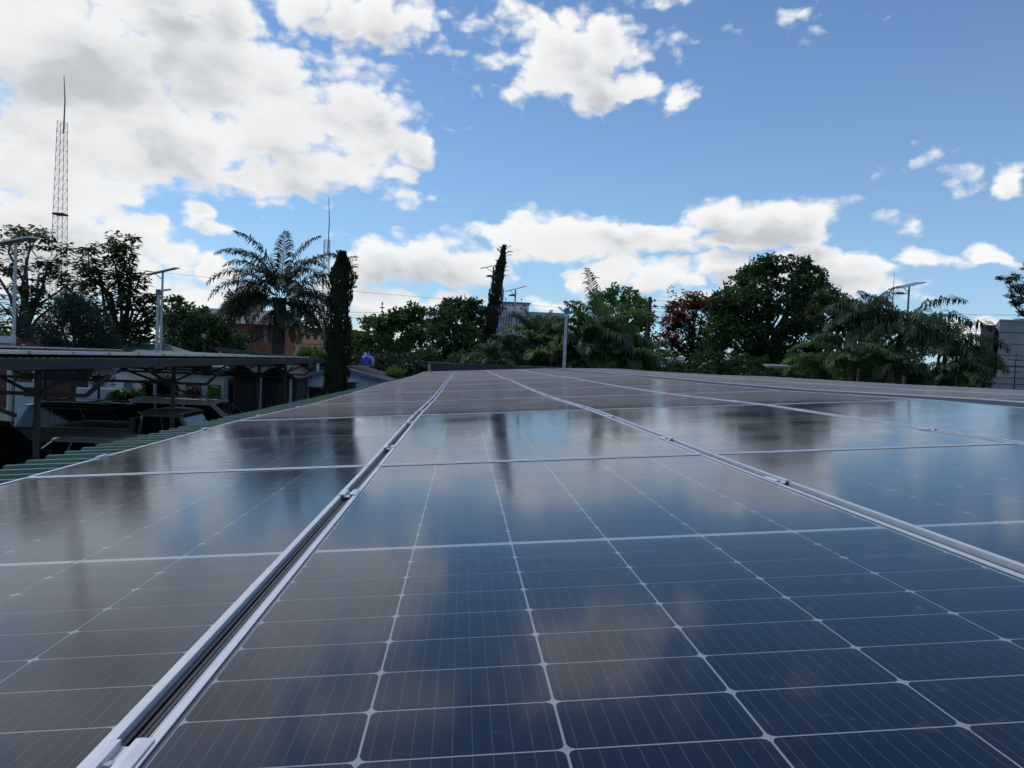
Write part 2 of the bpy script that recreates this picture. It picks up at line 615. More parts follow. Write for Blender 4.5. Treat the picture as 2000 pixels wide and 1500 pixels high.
au, av, aw = RW[:, 0], RW[:, 1], RW[:, 2]
ROOFW = -.14
ns = 40
for i in range(ns):
    v = -3.4 + i * .772
    mb = rib_sheet(4, .193, 8.75, rf(-2.08, v, ROOFW - (.004 if i % 2 else 0)), au, av, aw)
    mb.build('roof_sheet', M_GREEN, own)
mb = MB()
for k in range(7):
    u = -1.6 + k * 1.35
    mb.bar(rf(u, -3.3, ROOFW - .06), rf(u, 27.3, ROOFW - .06), .06, .10, aw)
mb.build('purlins', M_STEEL, own)
for k in range(6):
    v = -3 + k * 6
    mb = MB()
    mb.bar(rf(-1.7, v, ROOFW - .22), rf(6.5, v, ROOFW - .22), .1, .2, aw)
    mb.build('rafter', M_STEEL, own)
    for u in (.2, 5.2):
        p = rf(u, v, ROOFW - .33)
        mb = MB()
        mb.box((p[0], p[1], p[2] / 2), (.12, .12, p[2]))
        mb.box((p[0], p[1], .01), (.3, .3, .02))
        mb.build('post', M_STEEL, own)


# --- one panel's shared meshes (local: x across, y along, z up, top of frame at z = 0)
def mesh_of(mb, name, mt):
    me = bpy.data.meshes.new(name)
    me.from_pydata(mb.v, [], mb.f)
    bmn = bmesh.new()
    bmn.from_mesh(me)
    bmesh.ops.recalc_face_normals(bmn, faces=bmn.faces)
    bmn.to_mesh(me)
    bmn.free()
    me.materials.append(mt)
    return me


hw, hl = PW / 2, PL / 2
LIP = .011
mb = MB()
for s in (-1, 1):
    mb.box((s * (hw - .001), 0, -.0175), (.002, PL, .035))                   # outer wall
    mb.box((s * (hw - LIP / 2 - .001), 0, -.00085), (LIP, PL, .0017))         # lip on the glass
    mb.box((s * (hw - .0125), 0, -.034), (.025, PL - .004, .002))
    mb.box((0, s * (hl - .001), -.0175), (PW - .004, .002, .035))
    mb.box((0, s * (hl - LIP / 2 - .001), -.00085), (PW - 2 * LIP - .002, LIP, .0017))
ME_FRAME = mesh_of(mb, 'frame', M_ALU)
mb = MB()
mb.add([(-hw + .003, -hl + .003, -.0022), (hw - .003, -hl + .003, -.0022), (hw - .003, hl - .003, -.0022), (-hw + .003, hl - .003, -.0022)], [(0, 1, 2, 3)])
ME_GLASS = mesh_of(mb, 'glass', M_GLASS)
mb = MB()
mb.box((0, 0, -.0065), (PW - .006, PL - .006, .002))
ME_BACK = mesh_of(mb, 'backsheet', M_BACK)
CWD, CHT, CPX, CPY = .1813, .0896, .184, .093


def cell_poly(cx, cy):
    a, c, k = CWD / 2, CHT / 2, .0068
    pts = [(-a + k, -c), (a - k, -c), (a - k * .35, -c + k * .3), (a, -c + k), (a, c - k), (a - k * .35, c - k * .3), (a - k, c), (-a + k, c), (-a + k * .35, c - k * .3), (-a, c - k), (-a, -c + k), (-a + k * .35, -c + k * .3)]
    return [(cx + p, cy + q) for p, q in pts], pts


def cells_mesh(cs, name):
    vs, fs, uvs = [], [], []
    for (cx, cy) in cs:
        P, L_ = cell_poly(cx, cy)
        n = len(vs)
        vs += [(x, y, -.0048) for x, y in P]
        fs.append(tuple(range(n, n + len(P))))
        uvs += [(x / CWD + .5, y / CHT + .5) for x, y in L_]
    me = bpy.data.meshes.new(name)
    me.from_pydata(vs, [], fs)
    ul = me.uv_layers.new(name='UVMap')
    ul.data.foreach_set('uv', np.array(uvs, dtype=np.float32).ravel())
    me.materials.append(M_CELL)
    return me


CELLS = []
for i in range(6):
    for j in range(24):
        cx = (i - 2.5) * CPX
        cy = (j - 11.5) * CPY + (.0085 if j >= 12 else -.0085)
        CELLS.append((cx, cy))
ME_CELL = cells_mesh([(0, 0)], 'cell')
ME_GRID = cells_mesh(CELLS, 'cell_grid')
COLNAME = ['leftmost column along the green eave', 'second column from the left', 'third column from the left',
           'fourth column, left of the open gap', 'fifth column, right of the open gap', 'outermost right column']
for c in range(6):
    for r in range(12):
        u0 = CU[c]
        va, vb = V0 + r * LP, V0 + (r + 1) * LP
        jit = mnoise.noise(Vector((r * 3.1, c * 7.7, 0))) * .0022
        A = rf(u0 + hw, va + .005, ROWZ[r] + colw(u0 + hw) + jit)
        B = rf(u0 + hw, vb - .005, ROWZ[r + 1] + colw(u0 + hw) - jit)
        y = Vector(B - A).normalized()
        ax = Vector(rf(u0 + PW, va, colw(u0 + PW)) - rf(u0, va, colw(u0))).normalized()
        z = ax.cross(y).normalized()
        x = y.cross(z)
        ce = Vector((A + B) / 2)
        o = thing('solar_module', ce, 'solar panel, %s row from the front, %s' % (ORD[r], COLNAME[c]), 'solar panel', 'panels of the large rooftop array')
        o.matrix_world = Matrix.Translation(ce) @ Matrix((x, y, z)).transposed().to_4x4()
        for nm, me in (('frame', ME_FRAME), ('glass', ME_GLASS), ('backsheet', ME_BACK)):
            link(nm, me, None, o)
        if r == 0 and c < 3:
            for (cx, cy) in CELLS:
                q = link('cell', ME_CELL, None, o)
                q.location = (cx, cy, 0)
        else:
            tag(link('cell_grid', ME_GRID, None, o), kind='stuff')

# rails along the seams, with grooves
SEAMS = [(CU[0] - .004, 'left outer edge of the array'), (CU[1] - .015, 'seam between first and second columns'),
         (CU[2] - .015, 'seam between second and third columns'), (CU[3] - .015, 'seam between third and fourth columns'),
         (CU[5] - .015, 'seam right of the open gap')]
for si, (u, nm) in enumerate(SEAMS):
    mb = MB()
    if si == 0:
        mb.bar(rf(u + .03, V0 - .1, -.062), rf(u + .03, V0 + 12 * LP + .1, -.062), .04, .05, aw)
    else:
        zc = colw(u) - .028
        for (du, dz, w_, h_) in ((0, 0, .0285, .034), (-.0100, .0185, .0050, .0060), (-.0025, .0180, .0040, .0045), (.0045, .0185, .0045, .0060), (.0115, .0175, .0035, .004)):
            mb.bar(rf(u + du, V0 - .1, zc + dz), rf(u + du, V0 + 12 * LP + .1, zc + dz), w_, h_, aw)
    tag(mb.build('mounting_rail', M_RAIL), 'grooved mounting rail running under the %s' % nm, 'rail', 'rails under the panel seams')

gu0, gu1 = CU[3] + PW + .006, CU[4] - .006  # added dark strip stands in for the shade in the open gap
mb = MB()
for r in range(12):
    za, zb_ = ROWZ[r] - .010, ROWZ[r + 1] - .010
    mb.add([rf(gu0, V0 + r * LP, za), rf(gu1, V0 + r * LP, za), rf(gu1, V0 + (r + 1) * LP, zb_), rf(gu0, V0 + (r + 1) * LP, zb_),
            rf(gu0, V0 + r * LP, za - .02), rf(gu1, V0 + r * LP, za - .02), rf(gu1, V0 + (r + 1) * LP, zb_ - .02), rf(gu0, V0 + (r + 1) * LP, zb_ - .02)],
           [(0, 1, 2, 3), (7, 6, 5, 4), (0, 4, 7, 3), (1, 2, 6, 5)])
tag(mb.build('gap_shade', mat('gap shade dark', (.02, .022, .026), .6)), 'long dark strip added as shade in the gap between fourth and fifth panel columns', 'shade strip')
# clamps
ROWW = ['nearest'] + ORD[1:]
for si in range(4):
    u = SEAMS[si][0]
    for r in range(7):
        for q, fr_ in enumerate((.225, .755)):
            v = V0 + r * LP + fr_ * LP + rng.uniform(-.03, .03) - (.09 if r == 0 and q == 0 else 0)
            w = ROWZ[r] * (1 - fr_) + ROWZ[r + 1] * fr_
            p = Vector(rf(u, v, w))
            tmp = '%s of two clamps, %s panel row, at %s' % (('nearer', 'farther')[q], ROWW[r], SEAMS[si][1])
            o = thing('panel_clamp', p, tmp.replace(' of the array', ' of array').replace(' and ', ' and '), 'clamp', 'aluminium clamps along the seams')
            o.matrix_world = Matrix.Translation(p) @ Matrix((Vector(au), Vector(av), Vector(aw))).transposed().to_4x4()
            LC = .075
            mb = MB()
            if si == 0:
                mb.prism([(-.006, .002), (.011, .002), (.011, .006), (-.002, .006), (-.002, -.05), (-.006, -.05)], 1, -LC / 2, LC / 2)
                mb.build('clamp_body', M_ALU, o, local=True)
            else:
                for s in (-1, 1):
                    mb.prism([(s * .0235, .0006), (s * .0235, .0026), (s * .013, .0040), (s * .0065, .0036), (s * .0065, -.005), (s * .009, -.005), (s * .009, .0010)], 1, -LC / 2, LC / 2)
                mb.box((0, 0, -.0045), (.0185, LC, .002))
                mb.build('clamp_body', M_ALU, o, local=True)
                b2 = MB()
                b2.tube([(0, 0, -.0040), (0, 0, .0015)], .0048, 6)
                b2.build('bolt', M_GALV, o, local=True)

# ------------------------------------------------------------------ carport across the yard, with its own panels
LCX, LY0, LY1 = -5.95, 7.5, 29.3
lc = thing('carport', (LCX - 4, 18, 0), 'long grey steel carport across the yard, sheltering the parked cars', 'carport')
for i in range(28):
    mb = rib_sheet(4, .193, 9.0, (LCX - 9.0, LY0 + i * .772, 3.235 - (.004 if i % 2 else 0)), (1, 0, .002), (0, 1, 0), (0, 0, 1))
    mb.build('roof_sheet', M_DARKROOF, lc)
mb = MB()
mb.bar((LCX + .02, LY0, 3.19), (LCX + .02, LY1, 3.19), .05, .15)
mb.bar((LCX + .045, LY0, 3.118), (LCX + .045, LY1, 3.118), .10, .012)
mb.build('fascia_beam', M_STEEL, lc)
mb = MB()
for k in range(6):
    mb.bar((LCX - .8 - k * 1.5, LY0, 3.17), (LCX - .8 - k * 1.5, LY1, 3.17), .05, .1)
mb.build('purlins', M_STEEL, lc)
PX_ = LCX - .85
for k, py in enumerate((12.26, 17.8, 25.07, 28.7)):
    for px_ in (PX_, PX_ - 6.9):
        mb = MB()
        mb.tube([(px_, py, 0), (px_, py, 3.04)], .05, 12)
        mb.box((px_, py, .012), (.3, .3, .024))
        mb.build('post', M_STEEL, lc)
    mb = MB()
    mb.bar((LCX - 8.6, py, 3.07), (LCX + .02, py, 3.07), .08, .08)
    mb.bar((LCX - 8.2, py + .01, 2.66), (LCX - .1, py + .01, 2.66), .06, .06)
    mb.bar((LCX - .1, py + .01, 2.66), (LCX + .28, py + .01, 3.03), .06, .06)
    n = 10
    for q in range(n):
        xa, xb = LCX - 8.2 + q * .81, LCX - 8.2 + (q + 1) * .81
        za, zb = (2.66, 3.07) if q % 2 else (3.07, 2.66)
        mb.bar((xa, py - .02, za), (xb, py - .02, zb), .045, .045)
    mb.build('truss', M_STEEL, lc)
    for q in range(0, n + 1):
        z = 3.04 if q % 2 == 0 else 2.69
        mb = MB()
        mb.box((LCX - 8.2 + q * .81, py - .06, z), (.24, .012, .15))
        mb.build('gusset_plate', M_STEEL, lc)
for xb, yy in ((LCX - 1.6, 13.2), (LCX - 1.6, 20.4)):
    mb = MB()
    mb.bar((PX_, yy - 1.5, 2.35), (PX_ - 1.9, yy - 1.5, 3.0), .05, .05)
    mb.build('brace', M_STEEL, lc)
for k, (qx, qy) in enumerate(((-7.5, 14.0), (-7.5, 26.0))):
    mb = MB()
    mb.tube([(qx, qy, 2.98), (qx + 1.1, qy, 2.98)], .03, 8)
    mb.box((qx + .55, qy, 3.03), (1.15, .1, .05))
    tag(mb.build('tube_light', M_WALLW), 'unlit white tube light under the grey carport, %s' % ('near the black parked cars', 'near the dark shed doors')[k], 'tube light')

for row, (fx, n0, n1, txt) in enumerate(((-6.03, 8.35, 29.1, 'front row over the yard'), (-11.6, 13.2, 26.7, 'back row'))):
    cnt = int((n1 - n0) / 1.152)
    for i in range(cnt):
        yy = n0 + i * 1.152 + hw
        o = thing('solar_module', (fx - hl * 1.0, yy, 3.345), 'solar panel on far carport roof, %s, %s from the left' % (txt, ORD[i]), 'solar panel', 'panels on the carport across the yard')
        o.rotation_euler = (R(-.5), 0, R(90))
        for nm, me in (('frame', ME_FRAME), ('glass', ME_GLASS), ('backsheet', ME_BACK)):
            link(nm, me, None, o)
        tag(link('cell_grid', ME_GRID, None, o), kind='stuff')
        mb = MB()
        mb.box((hw + .009, -hl - .004, -.012), (.05, .02, .045))
        mb.box((hw + .009, -hl + .02, .004), (.05, .05, .006))
        mb.build('end_clamp', M_GALV, o, local=True)

# ------------------------------------------------------------------ cars under the carport
PAINT = {}


def paint(name, c, rough=.28):
    return mat('car paint ' + name, c, rough, .15, .04, 3, coat=.8)


M_TYRE = mat('tyre rubber', (.014, .014, .014), .85)
M_RIM = mat('alloy rim', (.4, .41, .42), .35, .8)
M_CARGLASS = mat('tinted car glass', (.010, .012, .014), .05, 0, .1, 2, spec=.6)
M_LAMP = mat('headlamp lens', (.55, .57, .58), .1)
M_TAIL = mat('tail lamp lens', (.28, .015, .012), .2)
M_TRIMB = mat('black plastic trim', (.016, .016, .017), .55)


def car(x, y, Lc, Wc, H, zb, kind, col, label, rack=False):
    """nose towards +X; x is the tail"""
    o = thing('parked_car', (x * .965, y, 0), label, 'car', 'cars under the carport')
    hwid = Wc / 2
    # side profile of the lower body up to the belt line
    prof = [(.06, .42), (.0, .62), (.03, zb - .08), (.10, zb), (Lc * .70, zb), (Lc * .74, zb - .03), (Lc - .25, zb - .16), (Lc - .06, zb - .26), (Lc, .62), (Lc - .03, .40), (Lc - .2, .30), (.3, .30)]
    vs, fs = [], []
    ys = [(-hwid + .06, .975), (-hwid, 1.0), (hwid, 1.0), (hwid - .06, .975)]
    cxm, czm = Lc / 2, .7
    n = len(prof)
    rings = [(-hwid + .12, .93), (-hwid + .02, .985), (-hwid, 1.0 - .01), (hwid, 1.0 - .01), (hwid - .02, .985), (hwid - .12, .93)]
    rings = [(-hwid + .14, 1.0), (-hwid + .04, .99), (-hwid, .965), (hwid, .965), (hwid - .04, .99), (hwid - .14, 1.0)]
    for (yy, k) in rings:
        for (px, pz) in prof:
            vs.append((cxm + (px - cxm) * k, yy, czm + (pz - czm) * k))
    for r_ in range(len(rings) - 1):
        for i in range(n):
            a, c = r_ * n + i, r_ * n + (i + 1) % n
            fs.append((a, c, c + n, a + n))
    fs.append(tuple(range(n))[::-1])
    fs.append(tuple(range((len(rings) - 1) * n, len(rings) * n)))
    mb = MB().add(vs, fs)
    mb.build('body', col, o, local=True, smooth_=False)
    # greenhouse
    if kind == 'pickup':
        rear, rtop, ftop, front = Lc * .40, Lc * .42, Lc * .60, Lc * .70
    elif kind == 'sedan':
        rear, rtop, ftop, front = Lc * .10, Lc * .24, Lc * .55, Lc * .73
    elif kind == 'wagon':
        rear, rtop, ftop, front = .06, .28, Lc * .56, Lc * .74
    else:
        rear, rtop, ftop, front = .08, .42, Lc * .54, Lc * .73
    tw = hwid - .17
    bw = hwid - .05
    lo, hi = zb - .01, H - .05

    def P(sx, s, tt):
        xx = {0: rear + (rtop - rear) * tt, 1: front + (ftop - front) * tt}[sx]
        return (xx, s * (bw + (tw - bw) * tt), lo + (hi - lo) * tt)
    mb = MB()
    mb.add([P(0, -1, 0), P(1, -1, 0), P(1, 1, 0), P(0, 1, 0), P(0, -1, 1), P(1, -1, 1), P(1, 1, 1), P(0, 1, 1)],
           [(0, 1, 2, 3), (4, 7, 6, 5), (0, 4, 5, 1), (2, 6, 7, 3), (1, 5, 6, 2), (0, 3, 7, 4)])
    mb.build('cabin', col, o, local=True, bevel=.06)
    # roof skin, crowned
    mb = MB()
    nx = 7
    vs, fs = [], []
    for i in range(nx):
        s_ = i / (nx - 1)
        xx = rtop - .06 + (ftop + .10 - rtop + .06) * s_
        zc = hi + .05 * (1 - abs(2 * s_ - 1) ** 2.5) + .002
        for (q, dz) in ((-1, -.03), (-.85, .0), (0, .015), (.85, .0), (1, -.03)):
            vs.append((xx, q * (tw + .012), zc + dz))
    for i in range(nx - 1):
        for q in range(4):
            a = i * 5 + q
            fs.append((a, a + 1, a + 6, a + 5))
    mb.add(vs, fs)
    ro = mb.build('roof', col, o, local=True, smooth_=True)
    sm = ro.modifiers.new('thick', 'SOLIDIFY')
    sm.thickness = .03
    sm.offset = -1
    if rack:
        for s in (-1, 1):
            mb = MB()
            mb.tube([(rtop + .1, s * (tw - .08), hi + .06), (rtop + .2, s * (tw - .08), hi + .10), (ftop - .25, s * (tw - .08), hi + .10), (ftop - .1, s * (tw - .08), hi + .06)], .016, 6)
            mb.build('roof_rail', M_ALUD, o, local=True)
        for xx in (rtop + .5, ftop - .6):
            mb = MB()
            mb.box((xx, 0, hi + .115), (.06, 2 * tw - .1, .025))
            mb.build('roof_bar', M_TRIMB, o, local=True)

    def pane(name, a, b_, c, d, push):
        q = [Vector(v_) for v_ in (a, b_, c, d)]
        nrm_ = (q[1] - q[0]).cross(q[3] - q[0]).normalized() * push
        m_ = MB().add([p + nrm_ for p in q] + [p - nrm_ * .5 for p in q], [(0, 1, 2, 3), (7, 6, 5, 4), (0, 4, 5, 1), (1, 5, 6, 2), (2, 6, 7, 3), (3, 7, 4, 0)])
        return m_.build(name, M_CARGLASS, o, local=True)

    def lerp(a, b_, k):
        return tuple(u_ + (v_ - u_) * k for u_, v_ in zip(a, b_))
    for s in (-1, 1):
        e = [P(0, s, .10), P(1, s, .10), P(1, s, .86), P(0, s, .86)]
        cuts = [.04, .30, .62, .95] if kind not in ('pickup',) else [.08, .92]
        if kind == 'pickup':
            cuts = [.08, .50, .93]
        for i in range(len(cuts) - 1):
            a_, b_ = cuts[i] + .012, cuts[i + 1] - .012
            qd = [lerp(e[0], e[1], a_), lerp(e[0], e[1], b_), lerp(e[3], e[2], b_), lerp(e[3], e[2], a_)]
            pane('side_window', *(qd if s < 0 else qd[::-1]), .006)
        mb = MB()
        mb.box((front - .22, s * (hwid + .10), zb + .06), (.12, .20, .15))
        mb.build('wing_mirror', M_TRIMB, o, local=True, bevel=.03)
        for i, xx in enumerate((Lc * .36, Lc * .56)):
            mb = MB()
            mb.box((xx, s * (hwid - .005), zb - .13), (.16, .03, .03))
            mb.build('door_handle', M_TRIMB, o, local=True)
        for xx in (Lc * .19, Lc * .80):
            mb = MB()
            mb.tube([(xx, s * (hwid - .24), .35), (xx, s * (hwid - .20), .35), (xx, s * (hwid - .03), .35), (xx, s * (hwid + .01), .35)], [.30, .35, .35, .31], 20)
            w_ = mb.build('wheel', M_TYRE, o, local=True)
            mb = MB()
            mb.tube([(xx, s * (hwid + .005), .35), (xx, s * (hwid + .016), .35)], [.22, .2], 16)
            mb.build('rim', M_RIM, w_, local=True)
        mb = MB()
        mb.box((Lc - .17, s * (hwid - .27), zb - .33), (.22, .34, .14))
        mb.build('headlight', M_LAMP, o, local=True, bevel=.02)
        mb = MB()
        mb.box((.035, s * (hwid - .14), zb - .22), (.06, .18, .3))
        mb.build('tail_light', M_TAIL, o, local=True, bevel=.02)
    pane('windscreen', lerp(P(1, -1, .06), P(1, 1, .06), .06), lerp(P(1, -1, .06), P(1, 1, .06), .94), lerp(P(1, -1, .92), P(1, 1, .92), .93), lerp(P(1, -1, .92), P(1, 1, .92), .07), .006)
    pane('rear_window', lerp(P(0, 1, .16), P(0, -1, .16), .08), lerp(P(0, 1, .16), P(0, -1, .16), .92), lerp(P(0, 1, .86), P(0, -1, .86), .9), lerp(P(0, 1, .86), P(0, -1, .86), .1), .006)
    for nm, xx in (('front_bumper', Lc - .02), ('rear_bumper', .0)):
        mb = MB()
        mb.box((xx, 0, .5), (.16, Wc - .1, .2))
        mb.build(nm, M_TRIMB, o, local=True, bevel=.04)
    if kind == 'pickup':
        mb = MB()
        x0, x1 = .05, Lc * .385
        zt = zb + .30
        for s in (-1, 1):
            mb.box(((x0 + x1) / 2, s * (hwid + .02), (zb + zt) / 2 - .05), (x1 - x0, .04, zt - zb + .1))
        mb.box((x0 - .02, 0, (zb + zt) / 2 - .05), (.04, Wc + .08, zt - zb + .1))
        mb.box((x1 + .02, 0, (zb + zt) / 2 + .1), (.04, Wc + .08, zt - zb + .4))
        mb.build('load_bed', col, o, local=True)
        mb = MB()
        zz = zt + .03
        mb.tube([(x1, -hwid, zz), (x0, -hwid, zz), (x0, hwid, zz), (x1, hwid, zz)], .022, 6)
        mb.build('bed_rail', M_GALV, o, local=True)
    return o


car(-11.0, 12.6, 4.3, 1.75, 1.60, 1.0, 'wagon', paint('black', (.012, .012, .014)), 'black hatchback nearest the far left green eave, front of the row')
car(-12.3, 14.9, 4.7, 1.85, 1.90, 1.12, 'wagon', paint('dark blue', (.02, .025, .04)), 'dark station wagon with sloped windscreen behind the black hatchback')
car(-10.2, 17.2, 4.4, 1.72, 1.47, .92, 'sedan', paint('silver', (.45, .46, .47)), 'low silver-topped sedan whose roof just shows above the green eave')
car(-10.4, 19.4, 5.1, 1.80, 1.93, 1.12, 'pickup', paint('khaki', (.13, .135, .125)), 'grey pickup truck with an open railed load bed')
car(-12.9, 22.0, 4.8, 1.86, 1.80, 1.08, 'suv', paint('gloss black', (.010, .010, .012)), 'large black sport utility car with roof rails, behind the pickup', True)
car(-11.2, 24.9, 5.0, 1.88, 1.84, 1.08, 'wagon', paint('pearl grey', (.55, .54, .52)), 'pale grey wagon with roof bars beside the green sign', True)

# ------------------------------------------------------------------ buildings across the yard
YB = 31.0


def wall_quad(mb, x0, x1, y, z0, z1, th=.2):
    mb.span((x0, y, z0), (x1, y + th, z1))


def gxy(x, Y):
    return at(x, 700, Y)[0]


ob = thing('office_block', (gx(330, YB), YB, 0), 'low white office behind the carport with a green notice on its wall', 'building')
xl, xr = gx(228, YB), gx(440, YB)
mb = MB()
mb.span((xl, YB, 0), (xr, YB + 5, 2.75))
mb.build('wall', M_WALLW, ob)
mb = MB()
mb.prism([(YB - .5, 2.7), (YB + 2.5, 3.25), (YB + 5.5, 2.7), (YB + 5.5, 2.78), (YB + 2.5, 3.33), (YB - .5, 2.78)], 0, xl - .3, xr + .3)
mb.build('roof', M_GREEN2, ob)
pts = [at(x, y, YB) for x, y in ((361, 746), (396, 762))]
for k, (x0, x1) in enumerate(((240, 262), (361, 396))):
    a, c = at(x0, 744, YB), at(x1, 763, YB)
    mb = MB()
    mb.span((a[0], YB - .03, c[2]), (c[0], YB + .05, a[2]))
    fr_ = mb.build('window', mat('pale window frame', (.55, .6, .65), .5), ob)
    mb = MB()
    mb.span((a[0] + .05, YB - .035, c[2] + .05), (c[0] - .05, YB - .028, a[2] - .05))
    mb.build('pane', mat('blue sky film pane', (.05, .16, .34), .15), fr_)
a, c = at(406, 751, YB - .05), at(430, 780, YB - .05)
sg = thing('notice_board', ((a[0] + c[0]) / 2, YB - .06, c[2]), 'green notice board with white bullet list on the white office wall', 'sign')
mb = MB()
mb.span((a[0], YB - .07, c[2]), (c[0], YB - .04, a[2]))
mb.build('board', mat('green sign enamel', (.012, .16, .03), .4), sg)
M_SIGNW = mat('white sign print', (.55, .68, .55), .5)
M_SIGNL = mat('pale green sign print', (.06, .30, .07), .5)
wd, ht = c[0] - a[0], a[2] - c[2]
for (fx0, fx1, fz, fh, mt_) in ((.26, .74, .90, .035, M_SIGNW), (.38, .86, .83, .03, M_SIGNW)):
    mb = MB()
    mb.span((a[0] + wd * fx0, YB - .074, c[2] + ht * fz - ht * fh / 2), (a[0] + wd * fx1, YB - .0705, c[2] + ht * fz + ht * fh / 2))
    mb.build('heading_line', mt_, sg)
for k in range(4):
    zz = c[2] + ht * (.64 - k * .15)
    mb = MB()
    mb.tube([(a[0] + wd * .18, YB - .0705, zz), (a[0] + wd * .18, YB - .074, zz)], wd * .055, 10)
    mb.build('bullet', M_SIGNW, sg)
    mb = MB()
    mb.span((a[0] + wd * .36, YB - .074, zz - ht * .02), (a[0] + wd * (.72 + .1 * (k % 2)), YB - .0705, zz + ht * .02))
    mb.build('text_line', M_SIGNL, sg)

# garden wall left of the office
gw = MB()
x0, x1 = gx(150, 29.5), gx(229, 29.5)
gw.span((x0, 29.5, 0), (x1, 29.7, at(190, 759, 29.5)[2]))
gwo = gw.build('garden_wall', M_WALLW)
tag(gwo, 'low pale rendered wall behind the black sport utility car', 'wall')
for k, (xa, xb, ya, lab) in enumerate(((20, 62, 746, 'light blue board fence panel at the far left, under the carport'),)):
    p0, p1 = at(xa, ya, 27), at(xb, ya + 22, 27)
    fo = thing('board_fence', ((p0[0] + p1[0]) / 2, 27, 0), lab, 'fence')
    nb = 6
    for q in range(nb):
        xa_, xb_ = p0[0] + (p1[0] - p0[0]) * q / nb, p0[0] + (p1[0] - p0[0]) * (q + .93) / nb
        mb = MB()
        mb.span((xa_, 27, .1), (xb_, 27.03, p0[2] + .01 * (q % 2)))
        mb.build('board', M_WALLB, fo)
    for xx in (p0[0] - .05, p1[0] + .08):
        mb = MB()
        mb.box((xx, 27, 1.25), (.08, .08, 2.5))
        mb.build('post', M_CONCL, fo)
for k, (xx, lab) in enumerate(((74, 'thin white steel pole beside the light blue fence, left of a pair'), (68, 'thin white steel pole beside the light blue fence, right of a pair'))):
    p = gx(xx, 26.5)
    mb = MB()
    mb.tube([(p, 26.5, 0), (p, 26.5, 2.9)], .035, 8)
    mb.box((p, 26.5, .01), (.2, .2, .02))
    tag(mb.build('pole', M_CONCL), ['thin white steel pole between fence and carport post, right one', 'thin white steel pole beside the light blue fence, left one'][k], 'pole', 'white poles by the fence')

# dark shed with corrugated doors
YS = 30.0
sh = thing('storage_shed', (gx(508, YS), YS, 0), 'dark open-fronted shed with tall corrugated doors and a white post', 'shed')
x0, x1 = gx(443, YS), gx(572, YS)
zr = at(508, 716, YS)[2]
mb = MB()
mb.span((x0, YS + .9, 0), (x1, YS + 4, 2.5))
mb.build('wall', mat('dark shed cladding', (.05, .055, .065), .8), sh)
mb = MB()
w3 = (x1 - x0)
mb.prism([(x0 - .2, 2.42), (x0 + w3 * .25, zr + .05), (x0 + w3 * .5, 2.42), (x0 + w3 * .75, zr + .05), (x1 + .2, 2.42), (x1 + .2, 2.50), (x0 + w3 * .75, zr + .14), (x0 + w3 * .5, 2.52), (x0 + w3 * .25, zr + .14), (x0 - .2, 2.50)], 1, YS - .2, YS + 4.2)
mb.build('roof', M_DARKROOF, sh)
nd_ = 18
for k in range(nd_):
    xa = x0 + .1 + (w3 - .7) * k / nd_
    mb = MB()
    mb.prism([(xa, YS + .75), (xa + (w3 - .7) / nd_ * .45, YS + .70), (xa + (w3 - .7) / nd_ * .55, YS + .70), (xa + (w3 - .7) / nd_ * .98, YS + .75), (xa + (w3 - .7) / nd_ * .98, YS + .8), (xa, YS + .8)], 2, .05, 2.35)
    mb.build('door_panel', mat('slate door sheet', (.055, .065, .085), .6), sh)
for xx, mt_ in ((x0 + .02, M_WALLB), (gx(510, YS), M_CONCL), (x1 - .05, M_WALLB)):
    mb = MB()
    mb.box((xx, YS, 1.22), (.09, .09, 2.44))
    mb.build('post', mt_, sh)
mb = MB()
for k in range(14):
    mb.box((x1 - .45, YS + .2 + .03 * (k % 2), .2 + k * .15), (.35, .3, .09))
mb.build('stacked_timber', mat('brown stacked timber', (.10, .055, .035), .85), sh)

# pale blue prefab house with solar geyser
YH = 33.0
hs = thing('prefab_house', (gx(670, YH), YH, 0), 'small pale blue gabled house with brown roof behind the tall cypress', 'house')
pl = at(576, 737, YH)
pa = at(668, 717, YH)
pr = at(757, 744, YH)
mb = MB()
mb.prism([(pl[0], 0), (pr[0], 0), (pr[0], pr[2]), (pa[0], pa[2] - .06), (pl[0], pl[2])], 1, YH, YH + 9)
mb.build('wall', M_WALLB, hs)
for side, (e0, e1) in enumerate(((pl, pa), (pa, pr))):
    dx = (e1[0] - e0[0])
    sl = (e1[2] - e0[2]) / dx
    ext = .35
    if side == 0:
        xa, za, xb, zb_ = e0[0] - ext, e0[2] - ext * sl, e1[0], e1[2] - .06
    else:
        xa, za, xb, zb_ = e0[0], e0[2] - .06, e1[0] + ext, e1[2] + ext * sl
    for k in range(12):
        y0 = YH - .3 + k * .8
        mb = rib_sheet(4, .2, math.hypot(xb - xa, zb_ - za), (xa, y0, za + .05 + (.004 if k % 2 else 0)), tuple(np.array([xb - xa, 0, zb_ - za]) / math.hypot(xb - xa, zb_ - za)), (0, 1, 0), (0, 0, 1), .03)
        mb.build('roof_sheet', M_BROWNROOF, hs)
    mb = MB()
    mb.bar((xa, YH - .32, za), (xb, YH - .32, zb_), .03, .12)
    mb.build('barge_board', M_BLUETRIM, hs)
mb = MB()
mb.bar((pl[0] - .4, YH - .4, pl[2] - .12), (pl[0] - .4, YH + 9, pl[2] - .12), .12, .1)
mb.tube([(pl[0] - .35, YH - .3, pl[2] - .15), (pl[0] - .1, YH - .05, pl[2] - .35), (pl[0] - .1, YH - .06, 0)], .045, 8)
mb.build('gutter', M_BLUETRIM, hs)
